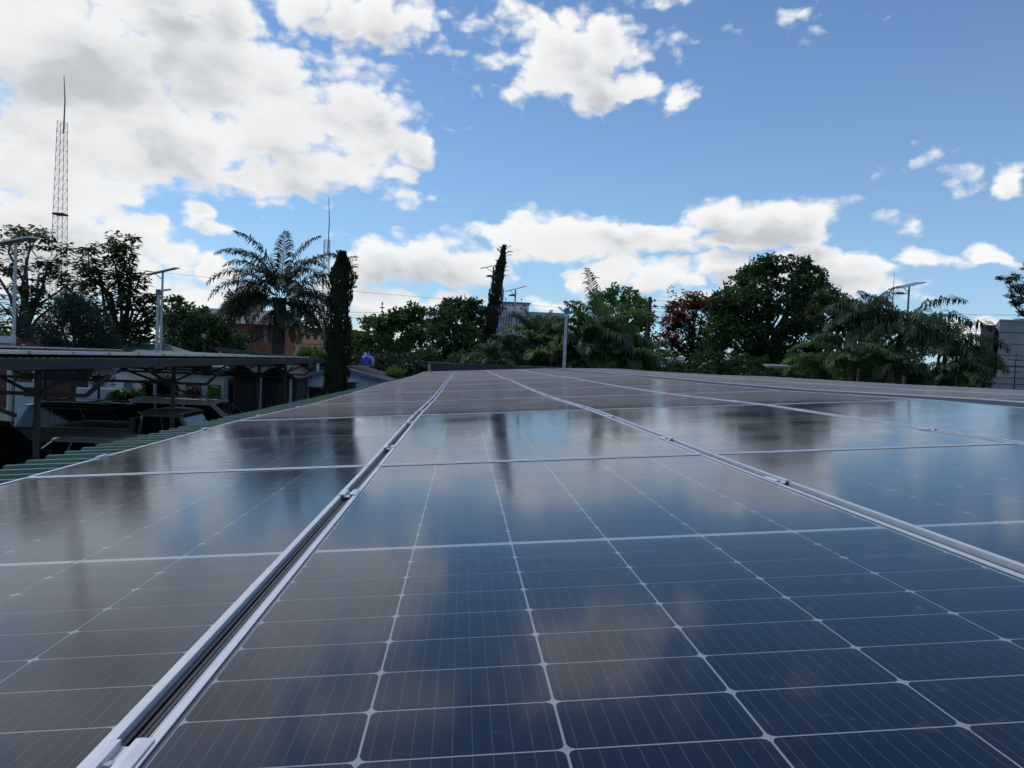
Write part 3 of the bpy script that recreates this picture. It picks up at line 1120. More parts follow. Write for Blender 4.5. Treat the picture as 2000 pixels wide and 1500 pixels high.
for k, (x0, x1, y0, y1) in enumerate(((600, 634, 754, 757), (674, 700, 744, 746))):
    a, c = at(x0, y0, YH), at(x1, y1, YH)
    mb = MB()
    mb.span((a[0], YH - .3, c[2]), (c[0], YH, a[2]))
    mb.build('window_hood', M_BLUETRIM if k == 0 else M_WALLW, hs)
    mb = MB()
    mb.span((a[0] + .1, YH - .03, c[2] - .9), (c[0] - .1, YH - .002, c[2] - .03))
    mb.build('window', M_WIN, hs)
for xx in (677, 723):
    p = gx(xx, YH)
    mb = MB()
    mb.span((p - .012, YH - .012, 0), (p + .012, YH - .001, at(xx, 735, YH)[2]))
    mb.build('wall_joint', M_BLUETRIM, hs)
gp = at(716, 712, YH + 1.6)
gy = thing('solar_geyser', gp, 'blue solar water heater tank on the ridge of the pale blue house', 'water heater')
mb = MB()
mb.tube([gp + np.array([0, -.55, .18]), gp + np.array([0, -.5, .18]), gp + np.array([0, .5, .18]), gp + np.array([0, .55, .18])], [.18, .215, .215, .18], 20)
mb.build('tank', mat('blue tank paint', (.025, .045, .42), .35), gy)
mb = MB()
mb.tube([gp + np.array([.05, .52, .18]), gp + np.array([.05, .58, .18])], .24, 20)
mb.build('end_cap', mat('pale end cap', (.5, .55, .65), .4), gy)
mb = MB()
for dy in (-.45, .45):
    mb.bar(gp + np.array([-.9, dy, -.12]), gp + np.array([.2, dy, -.03]), .03, .03)
    mb.bar(gp + np.array([-.15, dy, .12]), gp + np.array([-.15, dy, -.1]), .03, .03)
    mb.bar(gp + np.array([.15, dy, .12]), gp + np.array([.15, dy, -.12]), .03, .03)
mb.build('stand', M_GALV, gy)
mb = MB()
mb.bar(gp + np.array([-.95, 0, -.06]), gp + np.array([-.1, 0, .07]), 1.0, .06)
mb.build('collector', M_WIN, gy)
mb = MB()
mb.box(gp + np.array([-.04, -.2, .46]), (.12, .12, .2))
mb.tube([gp + np.array([.05, -.1, .38]), gp + np.array([.12, -.1, .62])], .012, 6)
mb.build('header_tank', mat('white header tank', (.6, .62, .64), .5), gy)

# green hipped roofs and other neighbours
def hip_house(px0, px1, ytop, yeave, Y, depth, label, roofm, wallm, ridge=.5, name='green_roof_house'):
    a, c = at(px0, yeave, Y), at(px1, yeave + (px1 - px0) * .043, Y)
    zt = at((px0 + px1) / 2, ytop, Y + depth / 2)[2]
    ze = (a[2] + c[2]) / 2
    o = thing(name, ((a[0] + c[0]) / 2, Y, 0), label, 'house')
    mb = MB()
    mb.span((a[0] + .4, Y + .4, 0), (c[0] - .4, Y + depth - .4, ze - .02))
    mb.build('wall', wallm, o)
    xm0, xm1 = a[0] + (c[0] - a[0]) * (ridge - .22), a[0] + (c[0] - a[0]) * (ridge + .12)
    v_ = [(a[0], Y, ze), (c[0], Y, ze), (c[0], Y + depth, ze), (a[0], Y + depth, ze), (xm0, Y + depth / 2, zt), (xm1, Y + depth / 2, zt)]
    mb = MB().add(v_, [(0, 1, 5, 4), (1, 2, 5), (2, 3, 4, 5), (3, 0, 4), (3, 2, 1, 0)])
    rf_ = mb.build('roof', roofm, o)
    mb = MB()
    nr = 26
    for q in range(nr):
        f_ = (q + .5) / nr
        xb_ = a[0] + (c[0] - a[0]) * f_
        if xb_ <= xm1 and xb_ >= xm0:
            e_ = (xb_, Y + depth / 2, zt)
        elif xb_ < xm0:
            k_ = (xb_ - a[0]) / (xm0 - a[0])
            e_ = (xb_, Y + depth / 2 * k_, ze + (zt - ze) * k_)
        else:
            k_ = (c[0] - xb_) / (c[0] - xm1)
            e_ = (xb_, Y + depth / 2 * k_, ze + (zt - ze) * k_)
        mb.bar((xb_, Y, ze + .012), (e_[0], e_[1], e_[2] + .012), .05, .03)
    mb.build('standing_seam', roofm, rf_)
    mb = MB()
    mb.bar((xm0, Y + depth / 2, zt + .02), (xm1, Y + depth / 2, zt + .02), .25, .05)
    mb.build('ridge_cap', M_CONCL, rf_)
    return o


hip_house(150, 350, 671, 694, 38, 6, 'green hip-roofed house behind the twin street light poles', M_GREEN2, M_WALLW, .55)
hip_house(-60, 95, 655, 688, 40, 7, 'red tiled house at the far left edge behind the lamp box', M_RED, mat('maroon wall', (.10, .03, .03), .8), .5, 'red_roof_house')
# long green lean-to roof beyond the carport
a, c = at(420, 678, 36), at(632, 702, 33.5)
o = thing('lean_to_roof', ((a[0] + c[0]) / 2, 35, 0), 'faded green lean-to roof on posts beyond the end of the carport', 'roof')
for k in range(9):
    f0, f1 = k / 9, (k + 1) / 9 - .004
    p0, p1 = a + (c - a) * f0, a + (c - a) * f1
    ax_ = (p1 - p0)
    mb = MB()
    mb.add([p0, p1, p1 + np.array([0, 5.5, -.55]), p0 + np.array([0, 5.5, -.55])] + [q + np.array([0, 0, -.04]) for q in (p0, p1, p1 + np.array([0, 5.5, -.55]), p0 + np.array([0, 5.5, -.55]))],
           [(0, 1, 2, 3), (7, 6, 5, 4), (0, 4, 5, 1), (1, 5, 6, 2), (2, 6, 7, 3), (3, 7, 4, 0)])
    mb.build('roof_sheet', M_GREEN2, o)
mb = MB()
mb.bar(a + np.array([0, -.03, -.10]), c + np.array([0, -.03, -.10]), .05, .16)
mb.build('fascia', M_DARKROOF, o)
for f_ in (.05, .45, .72, .95):
    p = a + (c - a) * f_
    mb = MB()
    mb.box((p[0], p[1] + .1, (p[2] - .1) / 2), (.1, .1, p[2] - .1))
    mb.build('post', M_CONCL, o)

# dark corrugated roof just beyond the end of the array
YD = 29.5
o = thing('corrugated_awning', (gx(970, YD + 3), YD + 3, 0), 'dark brown corrugated awning roof just beyond the end of the array', 'roof')
pl_, pr_ = at(838, 709, YD + 4), at(1115, 721, YD + 4)
pf_, pg_ = at(842, 724, YD), at(1120, 736, YD)
nst = 9
for k in range(nst):
    f0, f1 = k / nst, (k + 1) / nst
    q0, q1 = pf_ + (pl_ - pf_) * f0, pg_ + (pr_ - pg_) * f0
    r0, r1 = pf_ + (pl_ - pf_) * f1, pg_ + (pr_ - pg_) * f1
    up_ = np.array([0, 0, .05])
    mb = MB()
    mb.add([q0 + up_, q1 + up_, r1, r0, q0 + up_ * .2, q1 + up_ * .2, r1 - up_ * .6, r0 - up_ * .6], [(0, 1, 2, 3), (7, 6, 5, 4), (0, 4, 5, 1), (1, 5, 6, 2), (2, 6, 7, 3), (3, 7, 4, 0)])
    mb.build('roof_course', M_DARKROOF, o)
mb = MB()
mb.bar(pl_ + np.array([-.1, 0, .03]), pr_ + np.array([.1, 0, .03]), .12, .07)
mb.build('ridge_strip', M_BROWNROOF, o)
for q in (pl_ + np.array([.1, -.1, 0]), pr_ + np.array([-.1, -.1, 0]), pf_ + np.array([-.08, 0, .3]), pg_ + np.array([-.1, .1, 0])):
    mb = MB()
    mb.box((q[0], q[1], (q[2] - .03) / 2), (.1, .1, q[2] - .03))
    mb.build('post', M_CONC, o)
for k, (x0, x1, y0, lab) in enumerate(((1500, 1546, 710, 'pale awning edge glimpsed between the dark trees on the right'), (1298, 1338, 697, 'pale awning edge glimpsed beside the flame tree'))):
    a, c = at(x0, y0, 40), at(x1, y0 + 2, 40)
    o = thing('awning', ((a[0] + c[0]) / 2, 40, 0), lab, 'awning')
    mb = MB()
    mb.add([a + np.array([0, 0, -.10]), c + np.array([0, 0, -.10]), c + np.array([0, .7, -.02]), a + np.array([0, .7, -.02])] + [a + np.array([0, 0, -.22]), c + np.array([0, 0, -.22]), c + np.array([0, .7, -.1]), a + np.array([0, .7, -.1])],
           [(0, 1, 2, 3), (7, 6, 5, 4), (0, 4, 5, 1), (1, 5, 6, 2), (2, 6, 7, 3), (3, 7, 4, 0)])
    mb.build('canopy', M_CONC, o)
    for q in (a, c):
        mb = MB()
        mb.box((q[0], 40.1, (q[2] - .2) / 2), (.08, .08, q[2] - .2))
        mb.build('post', M_WOODP, o)

# far brick blocks
def block(px0, px1, ytop, Y, depth, wallm, label, floors, cols, zbase=0, wm=M_WIN, win=(.5, .45), name='brick_building', roofh=0.0, roofm=None, ledge=None):
    xa, xb = gx(px0, Y), gx(px1, Y)
    zt = at((px0 + px1) / 2, ytop, Y)[2]
    o = thing(name, ((xa + xb) / 2, Y, 0), label, 'building')
    mb = MB()
    mb.span((xa, Y, 0), (xb, Y + depth, zt))
    mb.build('wall', wallm, o)
    fh = (zt - 1.0) / floors
    cw = (xb - xa) / cols
    mw = None
    for i in range(floors):
        for j in range(cols):
            cx, cz = xa + (j + .5) * cw, .9 + (i + .5) * fh
            if mw is None:
                m_ = MB().box((0, 0, 0), (cw * win[0], .12, fh * win[1]))
                mw = mesh_of(m_, 'window', wm)
            q = link('window', mw, None, o)
            q.location = (cx - BASE[o.name][0], -.03, cz)
    if ledge:
        for i in range(floors + 1):
            mb = MB()
            mb.span((xa - .1, Y - .25, .75 + i * fh), (xb + .1, Y - .01, .95 + i * fh))
            mb.build('ledge', ledge, o)
    if roofh:
        mb = MB()
        mb.prism([(Y - 1, zt), (Y + depth / 2, zt + roofh), (Y + depth + 1, zt)], 0, xa - 1, xb + 1)
        mb.build('roof', roofm, o)
    else:
        mb = MB()
        mb.span((xa - .2, Y - .2, zt), (xb + .2, Y + depth + .2, zt + .35))
        mb.build('parapet', ledge or M_CONC, o)
    return o


block(566, 690, 645, 130, 14, M_ORANGE, 'distant orange brick flats between the palm and the cypress', 3, 9, ledge=mat('pale orange band', (.48, .27, .17), .85), win=(.42, .4), name='brick_building')
block(375, 556, 632, 95, 5, M_BRICK, 'wide red brick building with grey pitched roof behind the palm', 2, 12, roofh=1.9, roofm=M_ASBEST, win=(.55, .5), name='brick_building')
block(372, 416, 614, 125, 10, M_BRICK, 'brick upper storey with pale flat roof band left of the palm', 3, 4, ledge=M_CONCL, name='brick_building')
block(314, 346, 622, 80, 8, M_CONCL, 'white balcony block glimpsed beside the street light poles', 3, 3, win=(.6, .5), roofh=1.0, roofm=M_ASBEST, name='apartment_block')

# office tower with vertical fins
YT = 200
xa, xb = gx(962, YT), gx(1106, YT)
zt = at(1040, 609, YT)[2]
o = thing('office_tower', ((xa + xb) / 2, YT, 0), 'distant office tower with white vertical fins and a rooftop plant room', 'building')
mb = MB()
mb.span((xa, YT, 0), (xb, YT + 18, zt))
mb.build('wall', mat('blue grey spandrel', (.30, .36, .42), .6), o)
nf, ncol = 6, 28
fw = (xb - xa) / ncol
fhh = (zt - .8) / nf
mw = mesh_of(MB().box((0, 0, 0), (fw * .62, .2, fhh * .46)), 'window', M_WIN)
ms_ = mesh_of(MB().box((0, 0, 0), (fw * .40, .16, fhh * .40)), 'spandrel', M_CONCL)
mf = mesh_of(MB().box((0, 0, 0), (fw * .20, .7, zt)), 'fin', M_CONCL)
bx_, by_ = BASE[o.name][0], BASE[o.name][1]
for j in range(ncol + 1):
    q = link('fin', mf, None, o)
    q.location = (xa + j * fw - bx_, -.36, zt / 2)
    if j == ncol:
        break
    for i in range(nf):
        q = link('window', mw, None, o)
        q.location = (xa + (j + .5) * fw - bx_, -.05, (i + .42) * fhh)
        q = link('spandrel', ms_, None, o)
        q.location = (xa + (j + .5) * fw - bx_, -.06, (i + .86) * fhh)
mb = MB()
px0, px1 = gx(966, YT), gx(1029, YT)
zt2 = at(1000, 592, YT)[2]
mb.span((px0, YT + 1, zt), (px1, YT + 12, zt2))
pr2 = mb.build('plant_room', mat('pale pink concrete', (.60, .56, .56), .8), o)
mb = MB()
mb.span((px0 - .4, YT + .6, zt2), (px1 + .4, YT + 12.4, zt2 + .4))
mb.build('roof_slab', M_BLUETRIM, pr2)
for (f0, f1, g0, g1) in ((.2, .32, .70, .86), (.36, .42, .66, .82), (.46, .53, .66, .82), (.2, .33, .1, .45), (.80, .92, .66, .84), (.74, .8, .2, .5), (.86, .93, .12, .38)):
    mb = MB()
    mb.span((px0 + (px1 - px0) * f0, YT + .9, zt + (zt2 - zt) * g0), (px0 + (px1 - px0) * f1, YT + .99, zt + (zt2 - zt) * g1))
    mb.build('window', M_WIN, pr2)
for f_ in (.28, .78):
    mb = MB()
    p = (px0 + (px1 - px0) * f_, YT + 5, zt2)
    mb.tube([p, (p[0] + .1, p[1], p[2] + 1.8)], .06, 6)
    mb.box((p[0] + .1, p[1], p[2] + 1.5), (.5, .1, .25))
    mb.build('antenna', M_MASTG, o)

# concrete hall at the right edge
YR = 62
xa, xb, xc = gx(1921, YR), gx(1948, YR), gx(2120, YR)
z1, z2 = at(1935, 634, YR)[2], at(1970, 627, YR)[2]
o = thing('concrete_hall', (xb, YR, 0), 'blank grey concrete hall with horizontal joints at the right edge', 'building')
kf = (YR + 11) / YR
mb = MB()
mb.prism([(xa, YR + .6), (xb, YR + .6), (xb * kf, YR + 11), (xa * kf, YR + 11)], 2, 0, z1)
mb.build('side_wing', M_CONCD, o)
nrow = 9
for k in range(nrow):
    mb = MB()
    mb.prism([(xb, YR), (xc, YR), (xc * kf, YR + 12), (xb * kf, YR + 12)], 2, z2 * k / nrow, z2 * (k + 1) / nrow - .05)
    mb.build('wall_course', M_CONC, o)
mb = MB()
mb.prism([(xb - .1, YR - .1), (xc, YR - .1), (xc * kf, YR + 12), (xb * kf, YR + 12)], 2, z2 - .05, z2 + .12)
mb.span((xb + 2.2, YR + .5, z2 + .12), (xb + 3.2, YR + 1.2, z2 + .32))
mb.build('parapet', M_CONC, o)
mb = MB()
xa, xb = gx(1925, 41), gx(2140, 41)
mb.span((xa, 41, 0), (xb, 41.2, at(1960, 737, 41)[2]))
tag(mb.build('boundary_wall', M_CONC), 'blue grey boundary wall below the concrete hall at right', 'wall')

# ------------------------------------------------------------------ street lights, masts, poles, wires
M_PANELD = mat('small panel face', (.03, .045, .09), .12, 0, .2, 3, spec=.6)


def solar_lamp(px, ytop, Y, pw, label, tilt=14, yaw=0, lampx=-.55, lampdz=-.45, box=False, polem=M_GALV, head=True, depth=.7):
    p = at(px, ytop, Y)
    o = thing('solar_street_light', (p[0], Y, 0), label, 'street light', 'solar street lights round the yard')
    mb = MB()
    mb.tube([(p[0], Y, 0), (p[0], Y, p[2] * .5), (p[0], Y, p[2] - .04)], [.075, .062, .045], 10)
    mb.tube([(p[0], Y, 0), (p[0], Y, .03)], .18, 10)
    mb.build('pole', polem, o)
    rot = Matrix.Rotation(R(yaw), 3, 'Z') @ Matrix.Rotation(R(-tilt), 3, 'Y') @ Matrix.Rotation(R(6), 3, 'X')
    mb = MB()
    mb.box((p[0], Y, p[2] + .03), (pw, depth, .035), rot)
    q = mb.build('panel', M_PANELD, o)
    mb = MB()
    for s in (-1, 1):
        mb.box(Vector((p[0], Y, p[2] + .03)) + rot @ Vector((s * pw / 2, 0, 0)), (.03, depth + .03, .045), rot)
        mb.box(Vector((p[0], Y, p[2] + .03)) + rot @ Vector((0, s * depth / 2, 0)), (pw, .03, .045), rot)
    mb.build('panel_frame', M_ALU, q)
    mb = MB()
    mb.bar((p[0], Y, p[2] - .35), tuple(Vector((p[0], Y, p[2])) + rot @ Vector((-pw * .28, 0, 0))), .03, .03)
    mb.build('strut', polem, o)
    if head:
        mb = MB()
        mb.bar((p[0], Y, p[2] + lampdz), (p[0] + lampx, Y, p[2] + lampdz - .02), .035, .035)
        mb.build('arm', polem, o)
        mb = MB()
        xx = p[0] + lampx * 1.35
        mb.prism([(xx - .22, p[2] + lampdz - .05), (xx + .2, p[2] + lampdz - .06), (xx + .22, p[2] + lampdz + .03), (xx - .05, p[2] + lampdz + .06), (xx - .22, p[2] + lampdz)], 1, Y - .11, Y + .11)
        mb.build('lamp_head', M_MASTG, o)
    if box:
        zb_ = at(px, 664, Y)[2]
        mb = MB()
        mb.box((p[0] - .12, Y - .12, zb_), (.42, .2, .22))
        mb.build('battery_box', M_CONCL, o)
    return o


solar_lamp(31, 472, 25, 1.15, 'solar street light with battery box at the far left edge', 14, box=True, head=False)
solar_lamp(318, 531, 34, 1.25, 'solar street light with tilted panel above the green hip roof', 16, head=False, box=False)
p = at(310, 568, 28)
o = thing('street_light', (p[0], 28, 0), 'grey pole with a flat lamp head standing beside the tilted-panel light', 'street light')
mb = MB()
mb.tube([(p[0] - .04, 28, 0), (p[0], 28, p[2])], [.07, .05], 10)
mb.build('pole', M_GALV, o)
mb = MB()
mb.box((p[0], 28, p[2] - .05), (.16, .16, .2))
mb.build('bracket', M_MASTG, o)
mb = MB()
mb.bar((p[0] + .02, 28, p[2]), (p[0] + .42, 28, p[2] + .07), .16, .05)
mb.build('lamp_head', M_CONCL, o)
solar_lamp(964, 520, 41, 1.45, 'solar street light half hidden by the leaning cypress', 15, polem=M_MASTG, lampx=-.12, lampdz=-.55)
solar_lamp(1007, 565, 43, 1.2, 'solar street light in front of the distant office tower', 17, polem=M_GALV, lampx=-.12, lampdz=-.35)
solar_lamp(1776, 558, 36, 1.15, 'solar street light with a broad panel above the right palms', 16, yaw=-8, polem=M_MASTG, lampx=-.38, lampdz=-.4, depth=1.1)
p = at(1107, 607, 30.5)
o = thing('flood_light', (p[0], 30.5, 0), 'grey pole with a small flood light head left of the tallest palm frond', 'street light')
mb = MB()
b0 = at(1101, 722, 33)
mb.tube([(p[0] - .02, 30.5, 0), (p[0], 30.5, p[2] - .05)], [.085, .06], 10)
mb.build('pole', M_GALV, o)
mb = MB()
mb.tube([(p[0], 30.4, p[2]), (p[0], 30.58, p[2])], [.12, .13], 12)
mb.build('lamp_head', M_BLUETRIM, o)
mb = MB()
rot = Matrix.Rotation(R(35), 3, 'Y') @ Matrix.Rotation(R(20), 3, 'X')
mb.box((p[0] - .22, 30.5, p[2] + .04), (.34, .28, .02), rot)
mb.build('panel', M_CONCL, o)


def lattice(px, ybase_z, ytop, ymast, Y, wtop, wbot, label, name, lean=0.0, platform=None, nseg=22, legr=.03):
    pt = at(px, ytop, Y)
    pm = at(px + 3, ymast, Y)
    o = thing(name, (pt[0], Y, 0), label, 'mast')
    H = pt[2]
    mb = MB()
    cs = [(-1, -1), (1, -1), (1, 1), (-1, 1)]

    def cp(k, z):
        f_ = z / H
        w = wbot + (wtop - wbot) * f_
        return np.array([pt[0] + cs[k][0] * w / 2, Y + cs[k][1] * w / 2, z])
    for k in range(4):
        mb.tube([cp(k, 0), cp(k, H)], legr, 5)
    mb.build('leg_frame', M_MASTG, o)
    mb = MB()
    for s in range(nseg):
        z0, z1 = H * s / nseg, H * (s + 1) / nseg
        for k in range(4):
            k2 = (k + 1) % 4
            mb.tube([cp(k, z1), cp(k2, z1)], legr * .55, 4, False)
            mb.tube([cp(k, z0), cp(k2, z1)], legr * .5, 4, False)
            mb.tube([cp(k2, z0), cp(k, z1)], legr * .5, 4, False)
    mb.build('bracing', M_MASTG, o)
    mb = MB()
    mb.tube([(pt[0] + wtop * .2, Y, H - 1.5), (pt[0] + wtop * .3, Y, H + (pm[2] - H) * .45), (pm[0], Y, pm[2])], [legr * 3.2, legr * 2.6, legr * 1.4], 6)
    mb.build('whip_antenna', M_MASTG, o)
    if platform:
        zp = at(px, platform, Y)[2]
        mb = MB()
        w = wbot + (wtop - wbot) * zp / H
        mb.box((pt[0], Y, zp), (w * 1.15, w * 1.15, .22))
        mb.build('platform', M_WOODP, o)
    return o


lattice(122, 0, 238, 148, 100, .85, 1.75, 'tall lattice radio mast rising above the left trees', 'radio_mast', platform=419, nseg=26, legr=.032)
pt = at(123, 222, 100)
mb = MB()
lattice(639, 0, 469, 385, 90, .62, .72, 'slim lattice mast with whip antenna behind the palm', 'radio_mast', nseg=24, legr=.024)
p = at(747, 588, 160)
o = thing('antenna_mast', (p[0], 160, 0), 'tiny distant antenna mast above the green trees left of centre', 'mast')
mb = MB()
mb.tube([(p[0], 160, 0), (p[0], 160, p[2])], [.25, .08], 6)
mb.build('pole', M_MASTG, o)
for k in range(4):
    mb = MB()
    mb.box((p[0], 160, p[2] - .6 - k * .8), (.9 if k % 2 else .5, .1, .25))
    mb.build('antenna', M_MASTG, o)
p = at(1747, 533, 58)
mb = MB()
mb.tube([(p[0], 58, 0), (p[0], 58, p[2] * .8), (p[0], 58, p[2])], [.06, .045, .012], 6)
tag(mb.build('lightning_rod', M_MASTG), 'thin lightning rod rising from the right palms beside the broad panel', 'rod')
POLES = {}
for (px, yt, Y, label) in ((1270, 580, 46, 'dark wooden utility pole between the palm and the flame tree'), (1132, 598, 55, 'dark stub of a utility pole left of the tall frond')):
    p = at(px, yt, Y)
    o = thing('utility_pole', (p[0], Y, 0), label, 'pole', 'wooden utility poles')
    mb = MB()
    mb.tube([(p[0] - .1, Y, 0), (p[0], Y, p[2])], [.16, .11], 10)
    mb.build('pole', M_WOODP, o)
    for k in range(3):
        mb = MB()
        mb.bar((p[0], Y, p[2] - .25 - k * .35), (p[0] + .3, Y, p[2] - .25 - k * .35), .05, .05)
        q = mb.build('bracket', M_WOODP, o)
        mb = MB()
        mb.tube([(p[0] + .3, Y, p[2] - .28 - k * .35), (p[0] + .3, Y, p[2] - .12 - k * .35)], [.06, .045], 8)
        mb.build('insulator', M_BRICK, q)
    POLES[px] = p


def wire(a, c, sag, label, r=.011):
    pts_ = []
    for i in range(25):
        f_ = i / 24
        q = a + (c - a) * f_
        pts_.append((q[0], q[1], q[2] - sag * 4 * f_ * (1 - f_)))
    mb = MB()
    mb.tube(pts_, r, 5)
    tag(mb.build('power_line', M_WIRE), label, 'wire', 'overhead wires')


p1, p2 = POLES[1270], POLES[1132]
wire(at(-120, 480, 60), p2 + np.array([.3, 0, -.2]), .4, 'upper overhead wire crossing the sky left of centre', .011)
wire(at(-120, 585, 62), p2 + np.array([.3, 0, -.55]), .3, 'middle overhead wire passing behind the palm', .011)
wire(at(-120, 600, 62), p2 + np.array([.3, 0, -.9]), .3, 'lower overhead wire passing behind the palm', .011)
for k in range(3):
    wire(p2 + np.array([.3, 0, -.25 - k * .35]), p1 + np.array([.3, 0, -.2 - k * .35]), .15, '%s wire between the two dark utility poles' % ('top', 'middle', 'bottom')[k])
    wire(p1 + np.array([.3, 0, -.2 - k * .35]), at(2250, (610, 634, 648)[k], 52), .5, '%s wire running right past the flame tree and palms' % ('top', 'middle', 'bottom')[k])

# ------------------------------------------------------------------ vegetation
def rand_dirs(n):
    v = rng.normal(size=(n, 3))
    return v / np.linalg.norm(v, axis=1)[:, None]


def leaves(name, base, dirs, nrm_, ln_, wd_, mt, parent, fold=.0):
    """one rhombic leaf per row: base point, long axis, normal, length, width"""
    n = len(base)
    side = np.cross(dirs, nrm_)
    side /= np.maximum(np.linalg.norm(side, axis=1), 1e-6)[:, None]
    nn = np.cross(side, dirs)
    tip = base + dirs * ln_[:, None] - nn * (ln_ * fold)[:, None]
    mid = base + dirs * (ln_ * .45)[:, None] + nn * (ln_ * fold * .3)[:, None]
    a = mid + side * (wd_ / 2)[:, None]
    c = mid - side * (wd_ / 2)[:, None]
    V = np.stack([base, a, tip, c], 1).reshape(-1, 3) - np.array(BASE[parent.name])
    me = bpy.data.meshes.new(name)
    me.vertices.add(4 * n)
    me.vertices.foreach_set('co', V.astype(np.float32).ravel())
    me.loops.add(4 * n)
    me.loops.foreach_set('vertex_index', np.arange(4 * n, dtype=np.int32))
    me.polygons.add(n)
    me.polygons.foreach_set('loop_start', np.arange(0, 4 * n, 4, dtype=np.int32))
    me.polygons.foreach_set('loop_total', np.full(n, 4, dtype=np.int32))
    me.update()
    me.validate()
    return link(name, me, mt, parent)


def limbs(parent, base, fork, tips, r0, mt, name='trunk'):
    mb = MB()
    base, fork = np.array(base, float), np.array(fork, float)
    mid = (base + fork) / 2 + np.array([rng.normal() * r0 * .6, rng.normal() * r0 * .6, 0])
    mb.tube([base - np.array([0, 0, .05]), base + (mid - base) * .12, mid, fork], [r0 * 1.5, r0 * 1.05, r0 * .9, r0 * .72], 10)
    for tp in tips:
        tp = np.array(tp)
        d = tp - fork
        L_ = np.linalg.norm(d)
        m1 = fork + d * .35 + np.array([0, 0, .12 * L_]) + rng.normal(size=3) * .05 * L_
        m2 = fork + d * .7 + np.array([0, 0, .10 * L_]) + rng.normal(size=3) * .05 * L_
        mb.tube([fork - np.array([0, 0, r0]), m1, m2, tp], [r0 * .5, r0 * .34, r0 * .22, r0 * .08], 6)
        for q in range(3):
            s_ = m2 + (tp - m2) * rng.uniform(0, .6)
            e_ = s_ + np.clip(rng.normal(size=3) * .15, -.22, .22) * L_ * .5
            mb.tube([s_, (s_ + e_) / 2 + rng.normal(size=3) * .03 * L_, e_], [r0 * .16, r0 * .1, r0 * .04], 5)
    return mb.build(name, mt, parent, smooth_=True)


def tree(label, clumps, Y, basepx, mt, style='broad', size=.22, dens=1.0, cat='tree', name='tree', bark=M_BARK, r0=.2, squash=.8, spread=1.0, fork_y=None, extra=None, group=None, part='crown', sub_r=.30, dz=1.0, trunk=True):
    bx = gx(basepx, Y)
    o = thing(name, (bx, Y, 0), label, cat, group)
    B, D, N, Ls, Ws = [], [], [], [], []
    cen = []
    for (px, py, pr) in clumps:
        c = at(px, py, Y)
        r = pr * Y / FPX
        c[1] += rng.uniform(-1, 1) * r * 1.1 * spread
        cen.append(c)
        ns_ = max(8, int(46 * dens * (r / (1.0)) ** 1.2 * (0.3 / sub_r) ** 1.5))
        dd = rand_dirs(ns_)
        rr = r * rng.uniform(.35, 1.08, ns_) ** .6
        sc_ = c + dd * rr[:, None] * np.array([1, 1, squash])
        for s_ in range(ns_):
            sr = sub_r * rng.uniform(.6, 1.35)
            if style == 'rosette':
                m_ = int(16 * rng.uniform(.7, 1.2))
                az_ = rng.uniform(0, 2 * math.pi, m_)
                dr = np.stack([np.cos(az_), np.sin(az_), rng.uniform(-.55, .25, m_)], 1)
                b_ = sc_[s_] + dr * sr * .25 + rng.normal(size=(m_, 3)) * sr * .22
                nn_ = np.stack([rng.normal(size=m_) * .35, rng.normal(size=m_) * .35, np.ones(m_)], 1)
                l_ = size * rng.uniform(.9, 1.6, m_)
                w_ = l_ * rng.uniform(.30, .44, m_)
            elif style == 'needle':
                m_ = int(26 * rng.uniform(.7, 1.2))
                dr = rand_dirs(m_) * .8 + (dd[s_] * .9 + np.array([0, 0, .25]))
                b_ = sc_[s_] + rng.normal(size=(m_, 3)) * sr * .6
                nn_ = rand_dirs(m_)
                l_ = size * rng.uniform(.7, 1.5, m_)
                w_ = l_ * .16
            else:
                m_ = int(22 * rng.uniform(.7, 1.3))
                dr = rand_dirs(m_) + dd[s_] * .6 + np.array([0, 0, -.15])
                b_ = sc_[s_] + rand_dirs(m_) * (sr * rng.uniform(.2, 1.0, m_))[:, None] * np.array([1, 1, .75])
                nn_ = rand_dirs(m_) + np.array([0, 0, .9])
                l_ = size * rng.uniform(.6, 1.35, m_)
                w_ = l_ * rng.uniform(.45, .7, m_)
            dr /= np.linalg.norm(dr, axis=1)[:, None]
            nn_ /= np.linalg.norm(nn_, axis=1)[:, None]
            B.append(b_); D.append(dr); N.append(nn_); Ls.append(l_); Ws.append(w_)
    B, D, N, Ls, Ws = map(np.concatenate, (B, D, N, Ls, Ws))
    keep = B[:, 2] > .05
    leaves(part, B[keep], D[keep], N[keep], Ls[keep], Ws[keep], mt, o, .12)
    if trunk:
        cm = np.mean(cen, 0)
        zlow = min(c[2] for c in cen)
        fk = np.array([bx + (cm[0] - bx) * .3, Y, max(.6, min(zlow, cm[2] * .55)) if fork_y is None else at(basepx, fork_y, Y)[2]])
        limbs(o, (bx, Y, 0), fk, cen, r0, bark)
    return o, cen


